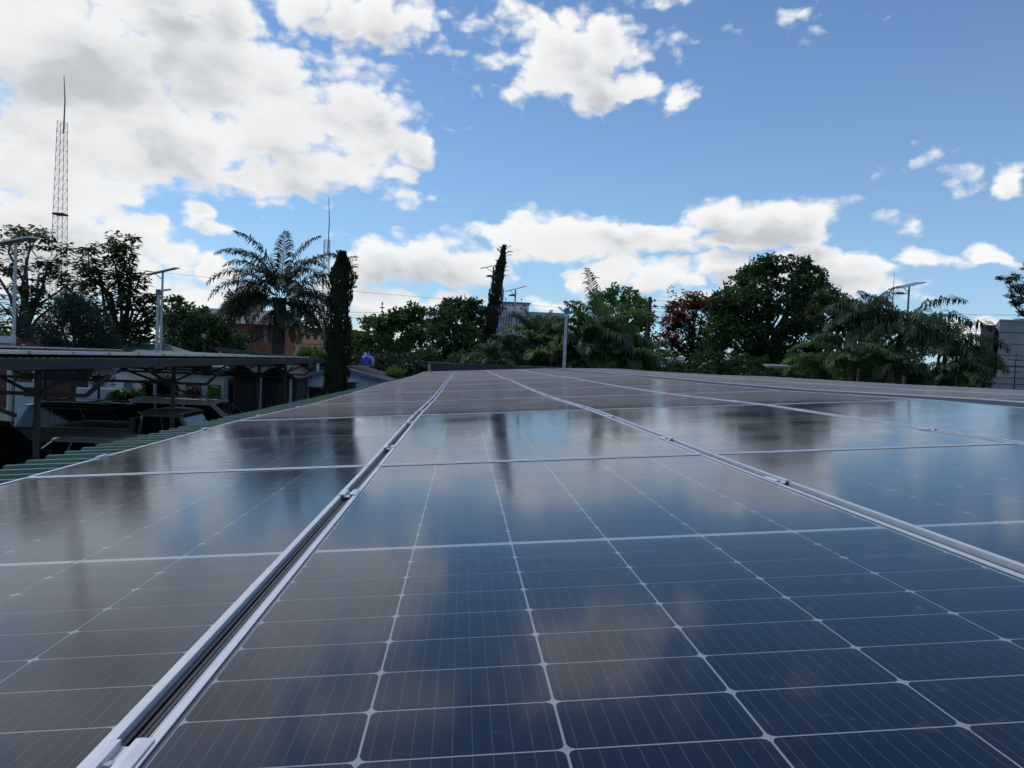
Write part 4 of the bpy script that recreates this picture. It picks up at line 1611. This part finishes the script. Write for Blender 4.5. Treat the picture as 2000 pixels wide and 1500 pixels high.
L_DARK = leafmat('dark green leaf', (0.03289, 0.06728, 0.02691), (0.07176, 0.1316, 0.04485))
L_MID = leafmat('mid green leaf', (0.0507, 0.1048, 0.03042), (0.1183, 0.2197, 0.05746))
L_LIME = leafmat('fresh green leaf', (0.0624, 0.1326, 0.02184), (0.1326, 0.234, 0.0468))
L_BLUE = leafmat('blue green needle', (0.013, 0.0286, 0.0234), (0.0286, 0.0546, 0.0416), trans=.15)
L_OLIVE = leafmat('olive leaf', (0.03718, 0.06292, 0.02574), (0.08008, 0.1115, 0.0429))
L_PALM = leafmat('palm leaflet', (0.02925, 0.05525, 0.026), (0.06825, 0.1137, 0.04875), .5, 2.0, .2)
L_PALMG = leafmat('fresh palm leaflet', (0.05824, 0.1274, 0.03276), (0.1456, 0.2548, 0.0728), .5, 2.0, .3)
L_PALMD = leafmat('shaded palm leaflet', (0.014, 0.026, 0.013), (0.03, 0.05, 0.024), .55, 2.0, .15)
L_DEAD = leafmat('dead palm leaflet', (0.04, 0.03, 0.02), (0.085, 0.065, 0.042), .7, 2.0, .15)
L_CYP = leafmat('cypress spray', (0.013, 0.0221, 0.0117), (0.0312, 0.0442, 0.0208), .6, 2.0, .1)
L_RED = leafmat('scarlet blossom', (0.2, 0.012, 0.012), (0.36, 0.035, 0.022), .5, 2.0, .3)
L_CROT = leafmat('croton leaf', (0.0715, 0.0286, 0.0182), (0.195, 0.065, 0.026), .45, 3.0, .2)
L_PALE = leafmat('pale tipped shrub leaf', (0.0234, 0.0416, 0.0234), (0.078, 0.104, 0.065), .5, 4.0, .2)

tree('tall open-crowned tree at the far left behind the street light',
     [(-30, 480, 40), (12, 462, 30), (48, 450, 26), (80, 468, 28), (105, 490, 24), (22, 515, 32), (68, 522, 30), (112, 525, 26), (130, 545, 24), (40, 570, 34), (88, 575, 32), (-10, 590, 38), (120, 600, 34), (55, 625, 36), (100, 650, 34), (0, 640, 34)],
     44, 40, L_OLIVE, 'rosette', .30, .62, bark=M_BARKG, r0=.26, sub_r=.42)
tree('tall layered tree right of the lattice mast',
     [(231, 466, 20), (208, 486, 22), (168, 492, 17), (248, 492, 22), (190, 520, 26), (232, 525, 30), (262, 545, 26), (160, 535, 26), (205, 560, 34), (250, 580, 34), (170, 585, 34), (222, 615, 38), (275, 610, 28), (300, 590, 20), (318, 612, 22), (180, 640, 36), (255, 650, 36), (300, 645, 26)],
     41, 240, L_OLIVE, 'rosette', .30, .85, bark=M_BARK, r0=.24, sub_r=.40)
tree('dark bushy conifer in front of the tall left trees',
     [(152, 580, 16), (140, 598, 22), (165, 605, 24), (120, 620, 26), (152, 630, 32), (185, 630, 24), (100, 650, 28), (135, 660, 36), (178, 660, 32), (205, 665, 22), (80, 680, 30), (125, 690, 40), (175, 690, 40), (212, 690, 22), (100, 720, 36), (160, 725, 40)],
     34, 145, L_BLUE, 'needle', .20, 1.5, cat='tree', name='conifer', r0=.16, sub_r=.30)
tree('rounded dark green tree left of the palm behind the street lights',
     [(345, 600, 22), (372, 612, 24), (400, 632, 26), (358, 640, 34), (430, 640, 24), (395, 660, 36), (450, 660, 24), (345, 675, 32), (425, 685, 36), (468, 685, 20), (380, 695, 34)],
     62, 395, L_DARK, 'broad', .34, 1.0, sub_r=.45)
tree('small grey-green gum tree peeping out behind the palm',
     [(462, 580, 16), (480, 572, 16), (475, 598, 20), (455, 605, 14), (500, 590, 20), (600, 620, 26), (585, 600, 20), (610, 640, 20)], 85, 480, leafmat('grey green leaf', (0.065, 0.091, 0.065), (0.117, 0.156, 0.104)), 'broad', .4, .9, sub_r=.55)
tree('broad bright green tree left of centre behind the shrubs',
     [(690, 665, 26), (722, 645, 30), (752, 630, 26), (775, 622, 22), (800, 604, 13), (775, 650, 36), (735, 672, 38), (812, 640, 26), (830, 612, 12), (835, 650, 26), (805, 678, 36), (695, 695, 28), (760, 700, 38), (820, 705, 30)],
     52, 765, L_MID, 'broad', .30, 1.05, sub_r=.42)
tree('dark glossy tree right of the bright green tree, bird on top',
     [(880, 598, 20), (905, 600, 20), (930, 602, 18), (862, 620, 20), (892, 628, 30), (930, 632, 26), (850, 640, 20), (875, 660, 34), (915, 665, 36), (945, 660, 20), (860, 695, 32), (900, 700, 36), (940, 700, 28)],
     48, 900, L_DARK, 'broad', .30, 1.1, sub_r=.40)
tree('light green leafy tree behind the tallest palm frond',
     [(1178, 592, 24), (1205, 578, 22), (1232, 582, 24), (1255, 600, 20), (1195, 615, 30), (1235, 622, 30), (1265, 630, 18), (1210, 650, 32), (1250, 655, 28), (1225, 685, 34), (1180, 660, 26)],
     52, 1215, L_LIME, 'broad', .28, .95, sub_r=.40)
fo, cen = tree('flame tree with scarlet blossom left of the big dark tree',
     [(1345, 588, 22), (1375, 592, 20), (1318, 606, 20), (1350, 608, 24), (1395, 605, 22), (1310, 632, 18), (1338, 636, 24), (1305, 668, 18), (1335, 672, 26), (1370, 640, 30), (1360, 680, 32), (1320, 700, 28), (1385, 680, 30)],
     54, 1365, L_DARK, 'rosette', .28, 1.4, sub_r=.38, bark=M_BARKG)
B, D, N, Ls, Ws = [], [], [], [], []
for (px, py, pr) in ((1340, 580, 22), (1372, 585, 22), (1318, 600, 18), (1298, 622, 12), (1345, 600, 14), (1330, 622, 18), (1300, 655, 10), (1288, 672, 9), (1310, 655, 12), (1400, 590, 10)):
    for q in range(20):
        c = at(px + rng.normal() * pr * .8, py + rng.normal() * pr * .3, 52.6 + rng.normal() * .8)
        m_ = 6
        B.append(c + rng.normal(size=(m_, 3)) * .1)
        dr = rand_dirs(m_) + np.array([0, 0, .5])
        D.append(dr / np.linalg.norm(dr, axis=1)[:, None])
        N.append(rand_dirs(m_)); Ls.append(rng.uniform(.12, .24, m_)); Ws.append(rng.uniform(.08, .16, m_))
leaves('blossom', *map(np.concatenate, (B, D, N, Ls, Ws)), L_RED, fo, .1)
tree('tallest dark spreading tree right of the flame tree',
     [(1490, 520, 24), (1520, 514, 24), (1550, 522, 24), (1578, 538, 24), (1600, 556, 20), (1466, 542, 24), (1505, 548, 36), (1555, 558, 36), (1590, 580, 24), (1470, 568, 30), (1520, 585, 40), (1440, 590, 30), (1415, 610, 30), (1460, 622, 40), (1520, 630, 44), (1565, 615, 34), (1400, 645, 36), (1440, 665, 44), (1500, 675, 46), (1560, 665, 40), (1425, 575, 24), (1408, 590, 24), (1470, 600, 36), (1430, 630, 40), (1600, 600, 30), (1590, 640, 34), (1395, 690, 36), (1450, 710, 40), (1520, 715, 44), (1575, 705, 34)],
     49, 1490, L_DARK, 'broad', .27, 1.15, r0=.34, sub_r=.40)
tree('olive green tree between the tallest tree and the right palms',
     [(1610, 575, 22), (1640, 590, 24), (1665, 602, 22), (1615, 610, 30), (1655, 625, 30), (1690, 620, 26), (1630, 650, 34), (1680, 655, 34), (1720, 640, 28), (1640, 690, 36), (1700, 690, 36), (1750, 680, 34), (1740, 630, 22), (1780, 650, 24)],
     44, 1655, L_OLIVE, 'broad', .24, 1.1, sub_r=.36)
tree('feathery tree reaching in from the right edge of the picture',
     [(1958, 541, 7), (1972, 548, 9), (1985, 540, 10), (1990, 562, 12), (1978, 575, 8), (1998, 585, 12), (1985, 592, 7), (2005, 520, 12), (2020, 560, 26), (2040, 600, 34), (2050, 530, 30), (1996, 610, 8)],
     30, 2075, leafmat('fine dark leaf', (0.0156, 0.0286, 0.026), (0.026, 0.0455, 0.039)), 'rosette', .09, .9, bark=M_BARK, r0=.14, sub_r=.14)


def fir(px, ybase, ytop, Y, label):
    p = at(px, ytop, Y)
    o = thing('young_fir', (p[0], Y, 0), label, 'tree', 'young firs by the boundary wall')
    mb = MB()
    mb.tube([(p[0], Y, 0), (p[0], Y, p[2])], [.07, .012], 7)
    mb.build('trunk', M_BARK, o)
    B, D, N, Ls, Ws = [], [], [], [], []
    H = p[2]
    tiers = 11
    for k in range(tiers):
        z = H * (.35 + .63 * k / tiers)
        Lb = (1.15 - 1.0 * k / tiers)
        for q in range(7):
            a_ = rng.uniform(0, 2 * math.pi)
            dr = np.array([math.cos(a_), math.sin(a_), .12])
            for s_ in np.linspace(.15, 1, 16):
                for side in (-1, 1):
                    b_ = np.array([p[0], Y, z - .12 * s_ * Lb]) + dr * Lb * s_
                    sd = np.array([-dr[1], dr[0], 0]) * side
                    B.append(b_); v_ = sd + dr * .9 + np.array([0, 0, .15]); D.append(v_ / np.linalg.norm(v_)); N.append([0, 0, 1.0])
                    Ls.append(.26 * (1.15 - s_ * .5)); Ws.append(.06)
    leaves('branches', np.array(B), np.array(D), np.array(N) + rng.normal(size=(len(B), 3)) * .2, np.array(Ls), np.array(Ws), L_BLUE, o, .1)


fir(1928, 745, 690, 35, 'young fir in front of the dark wing of the concrete hall')
fir(1985, 745, 688, 33, 'young fir at the right edge before the boundary wall')


def cypress(px, yt, ybase, Y, rpx, lean, label, wisps, taper=3.2):
    pt, pb = at(px + lean, yt, Y), at(px, ybase, Y)
    bx = pb[0] - (pt[0] - pb[0]) * pb[2] / max(.1, pt[2] - pb[2]) * .25
    o = thing('cypress_tree', (bx, Y, 0), label, 'tree', 'columnar cypresses')
    H = pt[2]
    r = rpx * Y / FPX

    def ax(z):
        f_ = np.clip((z - pb[2]) / (pt[2] - pb[2]), -1, 1)
        f_ = np.sign(f_) * np.abs(f_) ** 1.25
        return pb[0] + (pt[0] - pb[0]) * f_
    mb = MB()
    zs = np.linspace(0, H * .93, 9)
    mb.tube([(ax(z), Y, z) for z in zs], [.13 * (1 - z / H) + .02 for z in zs], 8)
    mb.build('trunk', M_BARK, o)
    n = 16000
    z = rng.uniform(.5, H, n) ** 1.0
    f_ = z / H
    rad = r * np.minimum(1, (1 - f_) * taper + .16) * np.minimum(1, .82 + f_ * .5)
    rad = rad * (1 + .22 * np.sin(z * 5.1 + 1.0) * np.sin(z * 2.3))
    a_ = rng.uniform(0, 2 * math.pi, n)
    rr = rad * rng.uniform(.45, 1.0, n) ** .5
    rr *= 1 + .25 * np.sin(a_ * 3 + z * 2.2)
    B = np.stack([np.array([ax(q) for q in z]) + np.cos(a_) * rr, Y + np.sin(a_) * rr, z], 1)
    D = np.stack([np.cos(a_) * .35 + rng.normal(size=n) * .16, np.sin(a_) * .35 + rng.normal(size=n) * .16, np.ones(n)], 1)
    D /= np.linalg.norm(D, axis=1)[:, None]
    N = np.stack([np.cos(a_), np.sin(a_), rng.normal(size=n) * .3], 1) + rng.normal(size=(n, 3)) * .4
    L_ = rng.uniform(.08, .2, n)
    leaves('crown', B, D, N, L_, L_ * .28, L_CYP, o, .05)
    B, D, N, L2, W2 = [], [], [], [], []
    for q in range(wisps):                      # loose tufts near the tip
        z0 = H * rng.uniform(.80, .985)
        a0 = rng.uniform(0, 2 * math.pi)
        st = np.array([ax(z0) + math.cos(a0) * r * .35, Y + math.sin(a0) * r * .35, z0])
        for s_ in range(14):
            u_ = s_ / 14
            pp = st + np.array([math.cos(a0) * .32 * u_ + .12 * u_ * u_, math.sin(a0) * .3 * u_, .42 * u_ - .25 * u_ * u_])
            for w_ in range(3):
                B.append(pp)
                v_ = np.array([math.cos(a0) * .6 + rng.normal() * .5, math.sin(a0) * .6 + rng.normal() * .5, .5])
                D.append(v_ / np.linalg.norm(v_)); N.append(rng.normal(size=3)); L2.append(rng.uniform(.05, .11)); W2.append(.022)
    if B:
        leaves('tip_sprays', np.array(B), np.array(D), np.array(N), np.array(L2), np.array(W2), L_CYP, o, .05)
    return o


cypress(655, 497, 770, 26, 21, 14, 'tall dark columnar cypress rising left of the array', 60, 7.0)
cypress(953, 482, 690, 40, 12.5, 32, 'leaning dark cypress with curved tip near the centre', 30, 3.4)


def frond(base, azd, e0, bend, L, ll, mt, parent, nl=46, droop=.55, wl=.045, twist=0.0, name='frond'):
    az_ = R(azd)
    h = np.array([math.cos(az_), math.sin(az_), 0])
    side = np.array([-math.sin(az_), math.cos(az_), 0])
    npt = 15
    pts_, p = [], np.array(base, float)
    th = R(e0)
    tang = []
    for i in range(npt):
        f_ = i / (npt - 1)
        a_ = th - R(bend) * (f_ ** 1.35)
        t_ = h * math.cos(a_) + np.array([0, 0, math.sin(a_)])
        tang.append(t_)
        pts_.append(p.copy())
        p = p + t_ * L / (npt - 1)
    mb = MB()
    mb.tube(pts_, [max(.006, .028 * (1 - i / npt)) for i in range(npt)], 5)
    vs, fs = [], []
    P_, T_ = np.array(pts_), np.array(tang)
    for i in range(nl):
        f_ = .12 + .88 * (i + .5) / nl
        q = f_ * (npt - 1)
        k = min(int(q), npt - 2)
        fr_ = q - k
        b_ = P_[k] * (1 - fr_) + P_[k + 1] * fr_
        t_ = T_[k] * (1 - fr_) + T_[k + 1] * fr_
        nu = np.cross(t_, side)
        nu = nu if nu[2] >= 0 else -nu
        lenk = ll * (math.sin(math.pi * min(1, f_ * .82 + .16)) ** .6) * rng.uniform(.85, 1.12)
        for s_ in (-1, 1):
            d0 = side * s_ * .85 + t_ * rng.uniform(.40, .75) + nu * rng.uniform(-.05, .5) + rng.normal(size=3) * .09
            d0 /= np.linalg.norm(d0)
            m1 = b_ + d0 * lenk * .5
            d1 = d0 + np.array([0, 0, -droop * rng.uniform(.7, 1.4)])
            d1 /= np.linalg.norm(d1)
            m2 = m1 + d1 * lenk * .3
            d2 = d1 + np.array([0, 0, -droop * 1.1])
            d2 /= np.linalg.norm(d2)
            tp = m2 + d2 * lenk * .25
            wv = np.cross(d0, nu)
            wv = wv / max(1e-6, np.linalg.norm(wv)) * wl / 2
            n = len(vs)
            vs += [b_ + wv * .3, b_ - wv * .3, m1 + wv, m1 - wv, m2 + wv * .8, m2 - wv * .8, tp]
            fs += [(n, n + 1, n + 3, n + 2), (n + 2, n + 3, n + 5, n + 4), (n + 4, n + 5, n + 6)]
    mb.add(vs, fs)
    off = BASE[parent.name]
    me = bpy.data.meshes.new(name)
    me.from_pydata([(x - off[0], y - off[1], z - off[2]) for x, y, z in mb.v], [], mb.f)
    return link(name, me, mt, parent)


# the feather palm left of the cypress
YP = 38
cb = at(548, 578, YP)
pm_ = thing('feather_palm', (gx(540, YP), YP, 0), 'feather palm with arching fronds and a thick trunk left of the cypress', 'palm', 'palms')
mb = MB()
zs = np.linspace(0, cb[2] - .1, 26)
mb.tube([(BASE[pm_.name][0] + (cb[0] - BASE[pm_.name][0]) * z / cb[2], YP, z) for z in zs], [(.36 - .05 * z / cb[2]) * (1.0 if i % 2 else .90) for i, z in enumerate(zs)], 12)
mb.build('trunk', M_BARK, pm_)
FR = [(180, 66, 105, 3.5), (176, 50, 115, 3.6), (185, 30, 105, 3.3), (182, 10, 95, 3.0), (165, 72, 100, 3.5), (200, 78, 75, 3.3), (20, 80, 60, 3.1), (90, 84, 40, 3.0),
      (0, 66, 90, 3.5), (6, 52, 100, 3.5), (355, 38, 95, 3.2), (8, 20, 90, 3.0), (350, 2, 80, 2.8), (190, -8, 75, 2.8), (250, 45, 120, 3.2), (290, 35, 115, 3.0), (320, 60, 110, 3.3), (230, 62, 110, 3.3),
      (60, 55, 110, 3.3), (120, 55, 110, 3.3), (140, 30, 110, 3.2), (40, 25, 110, 3.2), (215, 15, 100, 2.8), (330, 12, 100, 2.8)]
for (a_, e_, b_, L_) in FR:
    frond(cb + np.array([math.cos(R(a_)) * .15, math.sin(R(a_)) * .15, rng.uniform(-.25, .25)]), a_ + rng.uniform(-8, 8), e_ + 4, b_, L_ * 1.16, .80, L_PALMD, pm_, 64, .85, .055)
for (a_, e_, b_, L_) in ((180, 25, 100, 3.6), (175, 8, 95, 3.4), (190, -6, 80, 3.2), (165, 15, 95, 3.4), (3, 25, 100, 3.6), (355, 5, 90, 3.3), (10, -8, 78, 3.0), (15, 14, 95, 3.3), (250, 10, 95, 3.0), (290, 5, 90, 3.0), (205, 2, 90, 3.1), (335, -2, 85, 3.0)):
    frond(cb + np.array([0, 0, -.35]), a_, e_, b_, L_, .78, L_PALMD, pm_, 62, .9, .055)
for (a_, e_, b_, L_) in ((185, -35, 55, 2.4), (215, -40, 50, 2.3), (330, -38, 50, 2.3), (0, -42, 45, 2.2), (265, -45, 45, 2.2), (200, -50, 40, 2.4), (345, -55, 35, 2.0)):
    frond(cb + np.array([0, 0, -.5]), a_, e_, b_, L_, .55, L_DEAD, pm_, 40, .8, .05, name='dead_frond')


def clump_palm(px, py, Y, label, fr_list, ll=.62, mt=L_PALM, stems=3, wl=.045, nl=44, basepx=None, green=None, droop=.75):
    c = at(px, py, Y)
    bx = gx(basepx or px, Y)
    o = thing('clump_palm', (bx, Y, 0), label, 'palm', 'palms')
    for k in range(stems):
        mb = MB()
        ox, oy = rng.normal() * .25, rng.normal() * .25
        mb.tube([(bx + ox, Y + oy, 0), ((bx + c[0]) / 2 + ox, Y + oy, c[2] * .5), (c[0] + ox * .5, Y + oy * .5, c[2])], [.13, .1, .06], 8)
        mb.build('stem', M_BARKG, o)
    for i, (a_, e_, b_, L_) in enumerate(fr_list):
        frond(c + rng.normal(size=3) * np.array([.18, .18, .2]), a_, e_, b_, L_, ll * rng.uniform(.9, 1.15), (green if (green and i % 3 == 0) else mt), o, int(nl * .95), droop, wl * 1.3)
    return o


def ring(n, e_lo, e_hi, b_lo, b_hi, L_lo, L_hi):
    return [(360 * i / n + rng.uniform(-12, 12), rng.uniform(e_lo, e_hi), rng.uniform(b_lo, b_hi), rng.uniform(L_lo, L_hi)) for i in range(n)]


clump_palm(1045, 668, 36, 'spiky clump palm in front of the distant office tower', ring(14, 25, 82, 40, 90, 1.5, 2.2) + [(180, 35, 80, 2.1), (200, 40, 95, 2.1), (90, 85, 25, 1.9), (20, 84, 30, 1.9), (160, 80, 45, 1.9)], .55, green=L_PALMG)
clump_palm(1000, 690, 35, 'low clump palm at the foot of the leaning cypress', ring(14, 10, 70, 60, 110, 1.2, 1.8), .5)
clump_palm(1085, 690, 34.5, 'yellow-green clump palm behind the flood light pole', ring(14, 15, 75, 60, 110, 1.4, 2.0), .55, L_PALMG)
clump_palm(1160, 670, 34, 'tall clump palm with one upright frond left of the utility pole',
           ring(20, 15, 72, 60, 105, 2.0, 2.9) + [(125, 86, 26, 3.4), (235, 84, 30, 2.9), (175, 78, 55, 2.6), (10, 72, 80, 3.0), (350, 60, 90, 3.2), (5, 45, 95, 3.2), (0, 30, 95, 3.2), (340, 20, 85, 3.2), (180, 20, 100, 2.3), (200, 10, 95, 2.0), (270, 10, 90, 1.8), (300, 12, 90, 2.4), (320, 5, 80, 2.6)], .8, wl=.046, nl=50, green=L_PALMG, droop=1.1)
clump_palm(1215, 705, 33.5, 'low spreading palm at the foot of the utility pole', ring(14, 0, 55, 60, 105, 1.5, 2.2), .55, green=L_PALMG)
clump_palm(1765, 655, 33, 'big drooping palm below the broad street light panel',
           [(5, 62, 88, 3.9), (352, 55, 105, 3.6), (15, 40, 95, 3.6), (0, 22, 85, 3.5), (345, 8, 80, 3.2), (180, 72, 70, 3.0), (168, 60, 100, 3.0), (190, 40, 105, 2.9), (175, 20, 95, 2.8), (270, 50, 120, 2.6), (240, 40, 115, 2.6), (300, 40, 115, 2.8), (285, 20, 100, 2.4), (255, 15, 95, 2.4), (90, 70, 70, 2.6), (60, 55, 90, 3.0), (130, 55, 95, 2.8), (320, 25, 100, 3.0), (220, 22, 100, 2.6)], .95, wl=.046, nl=52, droop=1.35)
clump_palm(1700, 650, 34, 'dense palm left of the lightning rod',
           [(10, 78, 60, 2.9), (40, 70, 80, 2.9), (170, 76, 70, 2.9), (185, 60, 100, 3.0), (200, 45, 110, 2.8), (350, 55, 110, 2.8), (330, 60, 115, 2.6), (270, 70, 110, 2.6), (240, 55, 115, 2.6), (300, 45, 115, 2.5), (180, 30, 100, 2.6), (215, 25, 100, 2.4), (90, 80, 50, 2.6), (130, 60, 90, 2.7)], .8, wl=.044, droop=1.2)
clump_palm(1842, 690, 32, 'palm with hanging fronds beside the concrete hall',
           [(8, 66, 108, 3.3), (350, 50, 112, 3.1), (2, 34, 100, 3.0), (340, 25, 95, 2.8), (10, 12, 85, 2.7), (300, 50, 120, 2.5), (270, 45, 115, 2.4), (240, 45, 115, 2.5), (190, 60, 105, 2.6), (175, 40, 105, 2.6), (320, 10, 85, 2.5), (285, 15, 95, 2.2), (60, 60, 95, 2.6), (120, 55, 95, 2.6)], .95, wl=.046, nl=50, droop=1.35)
clump_palm(1655, 705, 32.5, 'low palm in front of the olive tree on the right', ring(15, 15, 65, 80, 115, 1.9, 2.5), .62, wl=.04, green=L_PALMG)
clump_palm(1590, 715, 33, 'bright low palm beside the pale awning edge', ring(14, 10, 60, 80, 115, 1.3, 1.8), .5, L_PALMG, wl=.036)
clump_palm(1745, 722, 31.5, 'small palm against the array edge on the right', ring(12, 10, 55, 80, 110, 1.3, 1.9), .62, wl=.04)
clump_palm(1875, 735, 31, 'low palm at the right end of the palms', ring(13, 5, 50, 70, 105, 1.5, 2.1), .7, wl=.042)

clump_palm(1130, 705, 34, 'low clump palm left of the flood light foot', ring(14, 10, 65, 70, 110, 1.4, 2.0), .55, wl=.04)
clump_palm(1255, 700, 35, 'arching low palm right of the utility pole', ring(14, 10, 60, 70, 110, 1.6, 2.4), .55, wl=.04, green=L_PALMG)
clump_palm(960, 705, 34, 'low palm between the dark awning and the leaning cypress', ring(12, 10, 60, 70, 110, 1.0, 1.5), .45, wl=.036)
# shrubs
for k, (px, py, r_, Y, mt_, lab) in enumerate((
        (1020, 690, 24, 40, L_MID, 'green bush behind the low clump palm'), (1075, 690, 26, 41, L_DARK, 'dark bush behind the yellow-green palm'),
        (1130, 680, 28, 40, L_DARK, 'dark bush behind the tall clump palm'), (1190, 690, 28, 41, L_DARK, 'dark bush left of the utility pole foot'), (1245, 695, 26, 42, L_DARK, 'dark bush right of the utility pole foot'),
        (1522, 738, 16, 39, L_DARK, 'dark bush just below the pale awning edge'), (1318, 722, 16, 39, L_DARK, 'dark bush below the awning beside the flame tree'),
        (1610, 715, 28, 39, L_DARK, 'dark bush behind the bright low palm'), (1670, 700, 32, 39, L_OLIVE, 'olive bush behind the low right palm'),
        (1730, 705, 34, 38, L_DARK, 'dark bush under the lightning rod'), (1790, 710, 32, 38, L_DARK, 'dark bush under the broad street light panel'), (1850, 725, 26, 37, L_DARK, 'dark bush left of the concrete hall'),
        (705, 712, 30, 42, L_PALE, 'pale-tipped shrub beside the blue water heater'), (752, 712, 30, 41, L_PALE, 'pale-tipped shrub right of the water heater'),
        (800, 712, 28, 40, L_PALE, 'pale-tipped shrub left of the dark awning'), (835, 700, 26, 43, L_DARK, 'dark shrub behind the left end of the dark awning'),
        (900, 705, 24, 39, L_DARK, 'dark shrub behind the middle of the dark awning'), (940, 702, 24, 38, L_MID, 'green shrub at the base of the leaning cypress'),
        (970, 705, 20, 38, L_MID, 'small green shrub right of the leaning cypress'), (772, 728, 12, 36, L_LIME, 'bright low shrub at the house roof edge'),
        (600, 690, 16, 60, L_LIME, 'light green hedge bush below the orange flats'), (630, 690, 14, 58, L_LIME, 'light green hedge bush left of the cypress trunk'),
        (1300, 715, 32, 44, L_DARK, 'dark bush below the flame tree'), (1370, 715, 38, 45, L_DARK, 'dark bush left of the tall tree trunk'),
        (1430, 720, 40, 45, L_DARK, 'dark bush at the foot of the tall tree'), (1490, 725, 36, 43, L_DARK, 'dark bush left of the pale awning edge'), (1550, 728, 34, 43, L_DARK, 'dark bush under the pale awning edge'),
        (240, 775, 12, 29, L_MID, 'green shrub growing beside the low pale wall'), (262, 770, 10, 29, L_MID, 'slender green shrub by the white office corner'))):
    tree(lab, [(px, py, r_), (px - r_ * .6, py + r_ * .5, r_ * .8), (px + r_ * .6, py + r_ * .5, r_ * .8), (px, py + r_ * 1.1, r_ * .9), (px - r_ * .3, py + r_ * 1.8, r_), (px + r_ * .4, py + r_ * 2.4, r_)], Y, px, mt_, 'broad', .17, 1.0, cat='shrub', name='shrub', r0=.05, sub_r=.24, part='foliage')
for k, (px, py, r_) in enumerate(((300, 748, 10), (316, 742, 11), (330, 752, 9), (374, 766, 11))):
    tree('red-brown croton bush at the white office wall, %s from the left' % ORD[k], [(px, py, r_), (px - 4, py + r_, r_), (px + 4, py + r_ * 2, r_), (px, py + r_ * 3.4, r_)], 29.8 + .1 * k, px, L_CROT, 'rosette', .18, 1.2, cat='shrub', name='croton_shrub', r0=.04, sub_r=.18, part='foliage', group='crotons by the office')

# far wooded ridge closing the horizon
pts_ = []
B, D, N, Ls, Ws = [], [], [], [], []
fw_ = thing('far_woodland', (0, 320, 0), None, None)
BASE[fw_.name] = (0, 320, 0)
n = 26000
xs = rng.uniform(-420, 420, n)
hs_ = 7 + 3.5 * np.sin(xs * .05) + 2.5 * np.sin(xs * .17 + 1) + 1.5 * np.sin(xs * .41)
B = np.stack([xs, 320 + rng.uniform(-8, 8, n), hs_ * rng.uniform(.0, 1, n) ** .6], 1)
fo_ = leaves('far_woodland_foliage', B, rand_dirs(n), rand_dirs(n), rng.uniform(1.2, 2.6, n), rng.uniform(.8, 1.6, n), L_MID, fw_, .1)
bpy.data.objects.remove(fw_)
fo_.location = (0, 320, 0)
fo_.name = 'far_woodland'
tag(fo_, 'far low line of woodland along the horizon', 'woodland', kind='stuff')

# the bird on the dark tree
bp = at(899, 586, 46.5)
bo = thing('bird', bp, 'dark bird perched on top of the glossy dark tree', 'bird')
mb = MB()
mb.tube([bp + np.array(v_) for v_ in ((-.10, 0, -.05), (-.06, 0, .0), (.0, 0, .08), (.03, 0, .17), (.035, 0, .24), (.05, 0, .285), (.06, 0, .31))], [.02, .055, .085, .07, .042, .045, .015], 10)
mb.tube([bp + np.array(v_) for v_ in ((.09, 0, .295), (.15, 0, .28))], [.016, .003], 6)
mb.build('body', M_BLACK, bo, smooth_=True)
mb = MB()
mb.add([bp + np.array(v_) for v_ in ((-.07, -.03, .0), (-.07, .03, .0), (-.2, .035, -.14), (-.2, -.035, -.14), (-.07, 0, -.03), (-.2, 0, -.155))], [(0, 1, 2, 3), (0, 3, 5, 4), (1, 4, 5, 2)])
mb.build('tail', M_BLACK, bo)
for s in (-1, 1):
    mb = MB()
    mb.tube([bp + np.array([.0, s * .03, .02]), bp + np.array([.01, s * .03, -.14])], .008, 5)
    mb.build('leg', M_BLACK, bo)
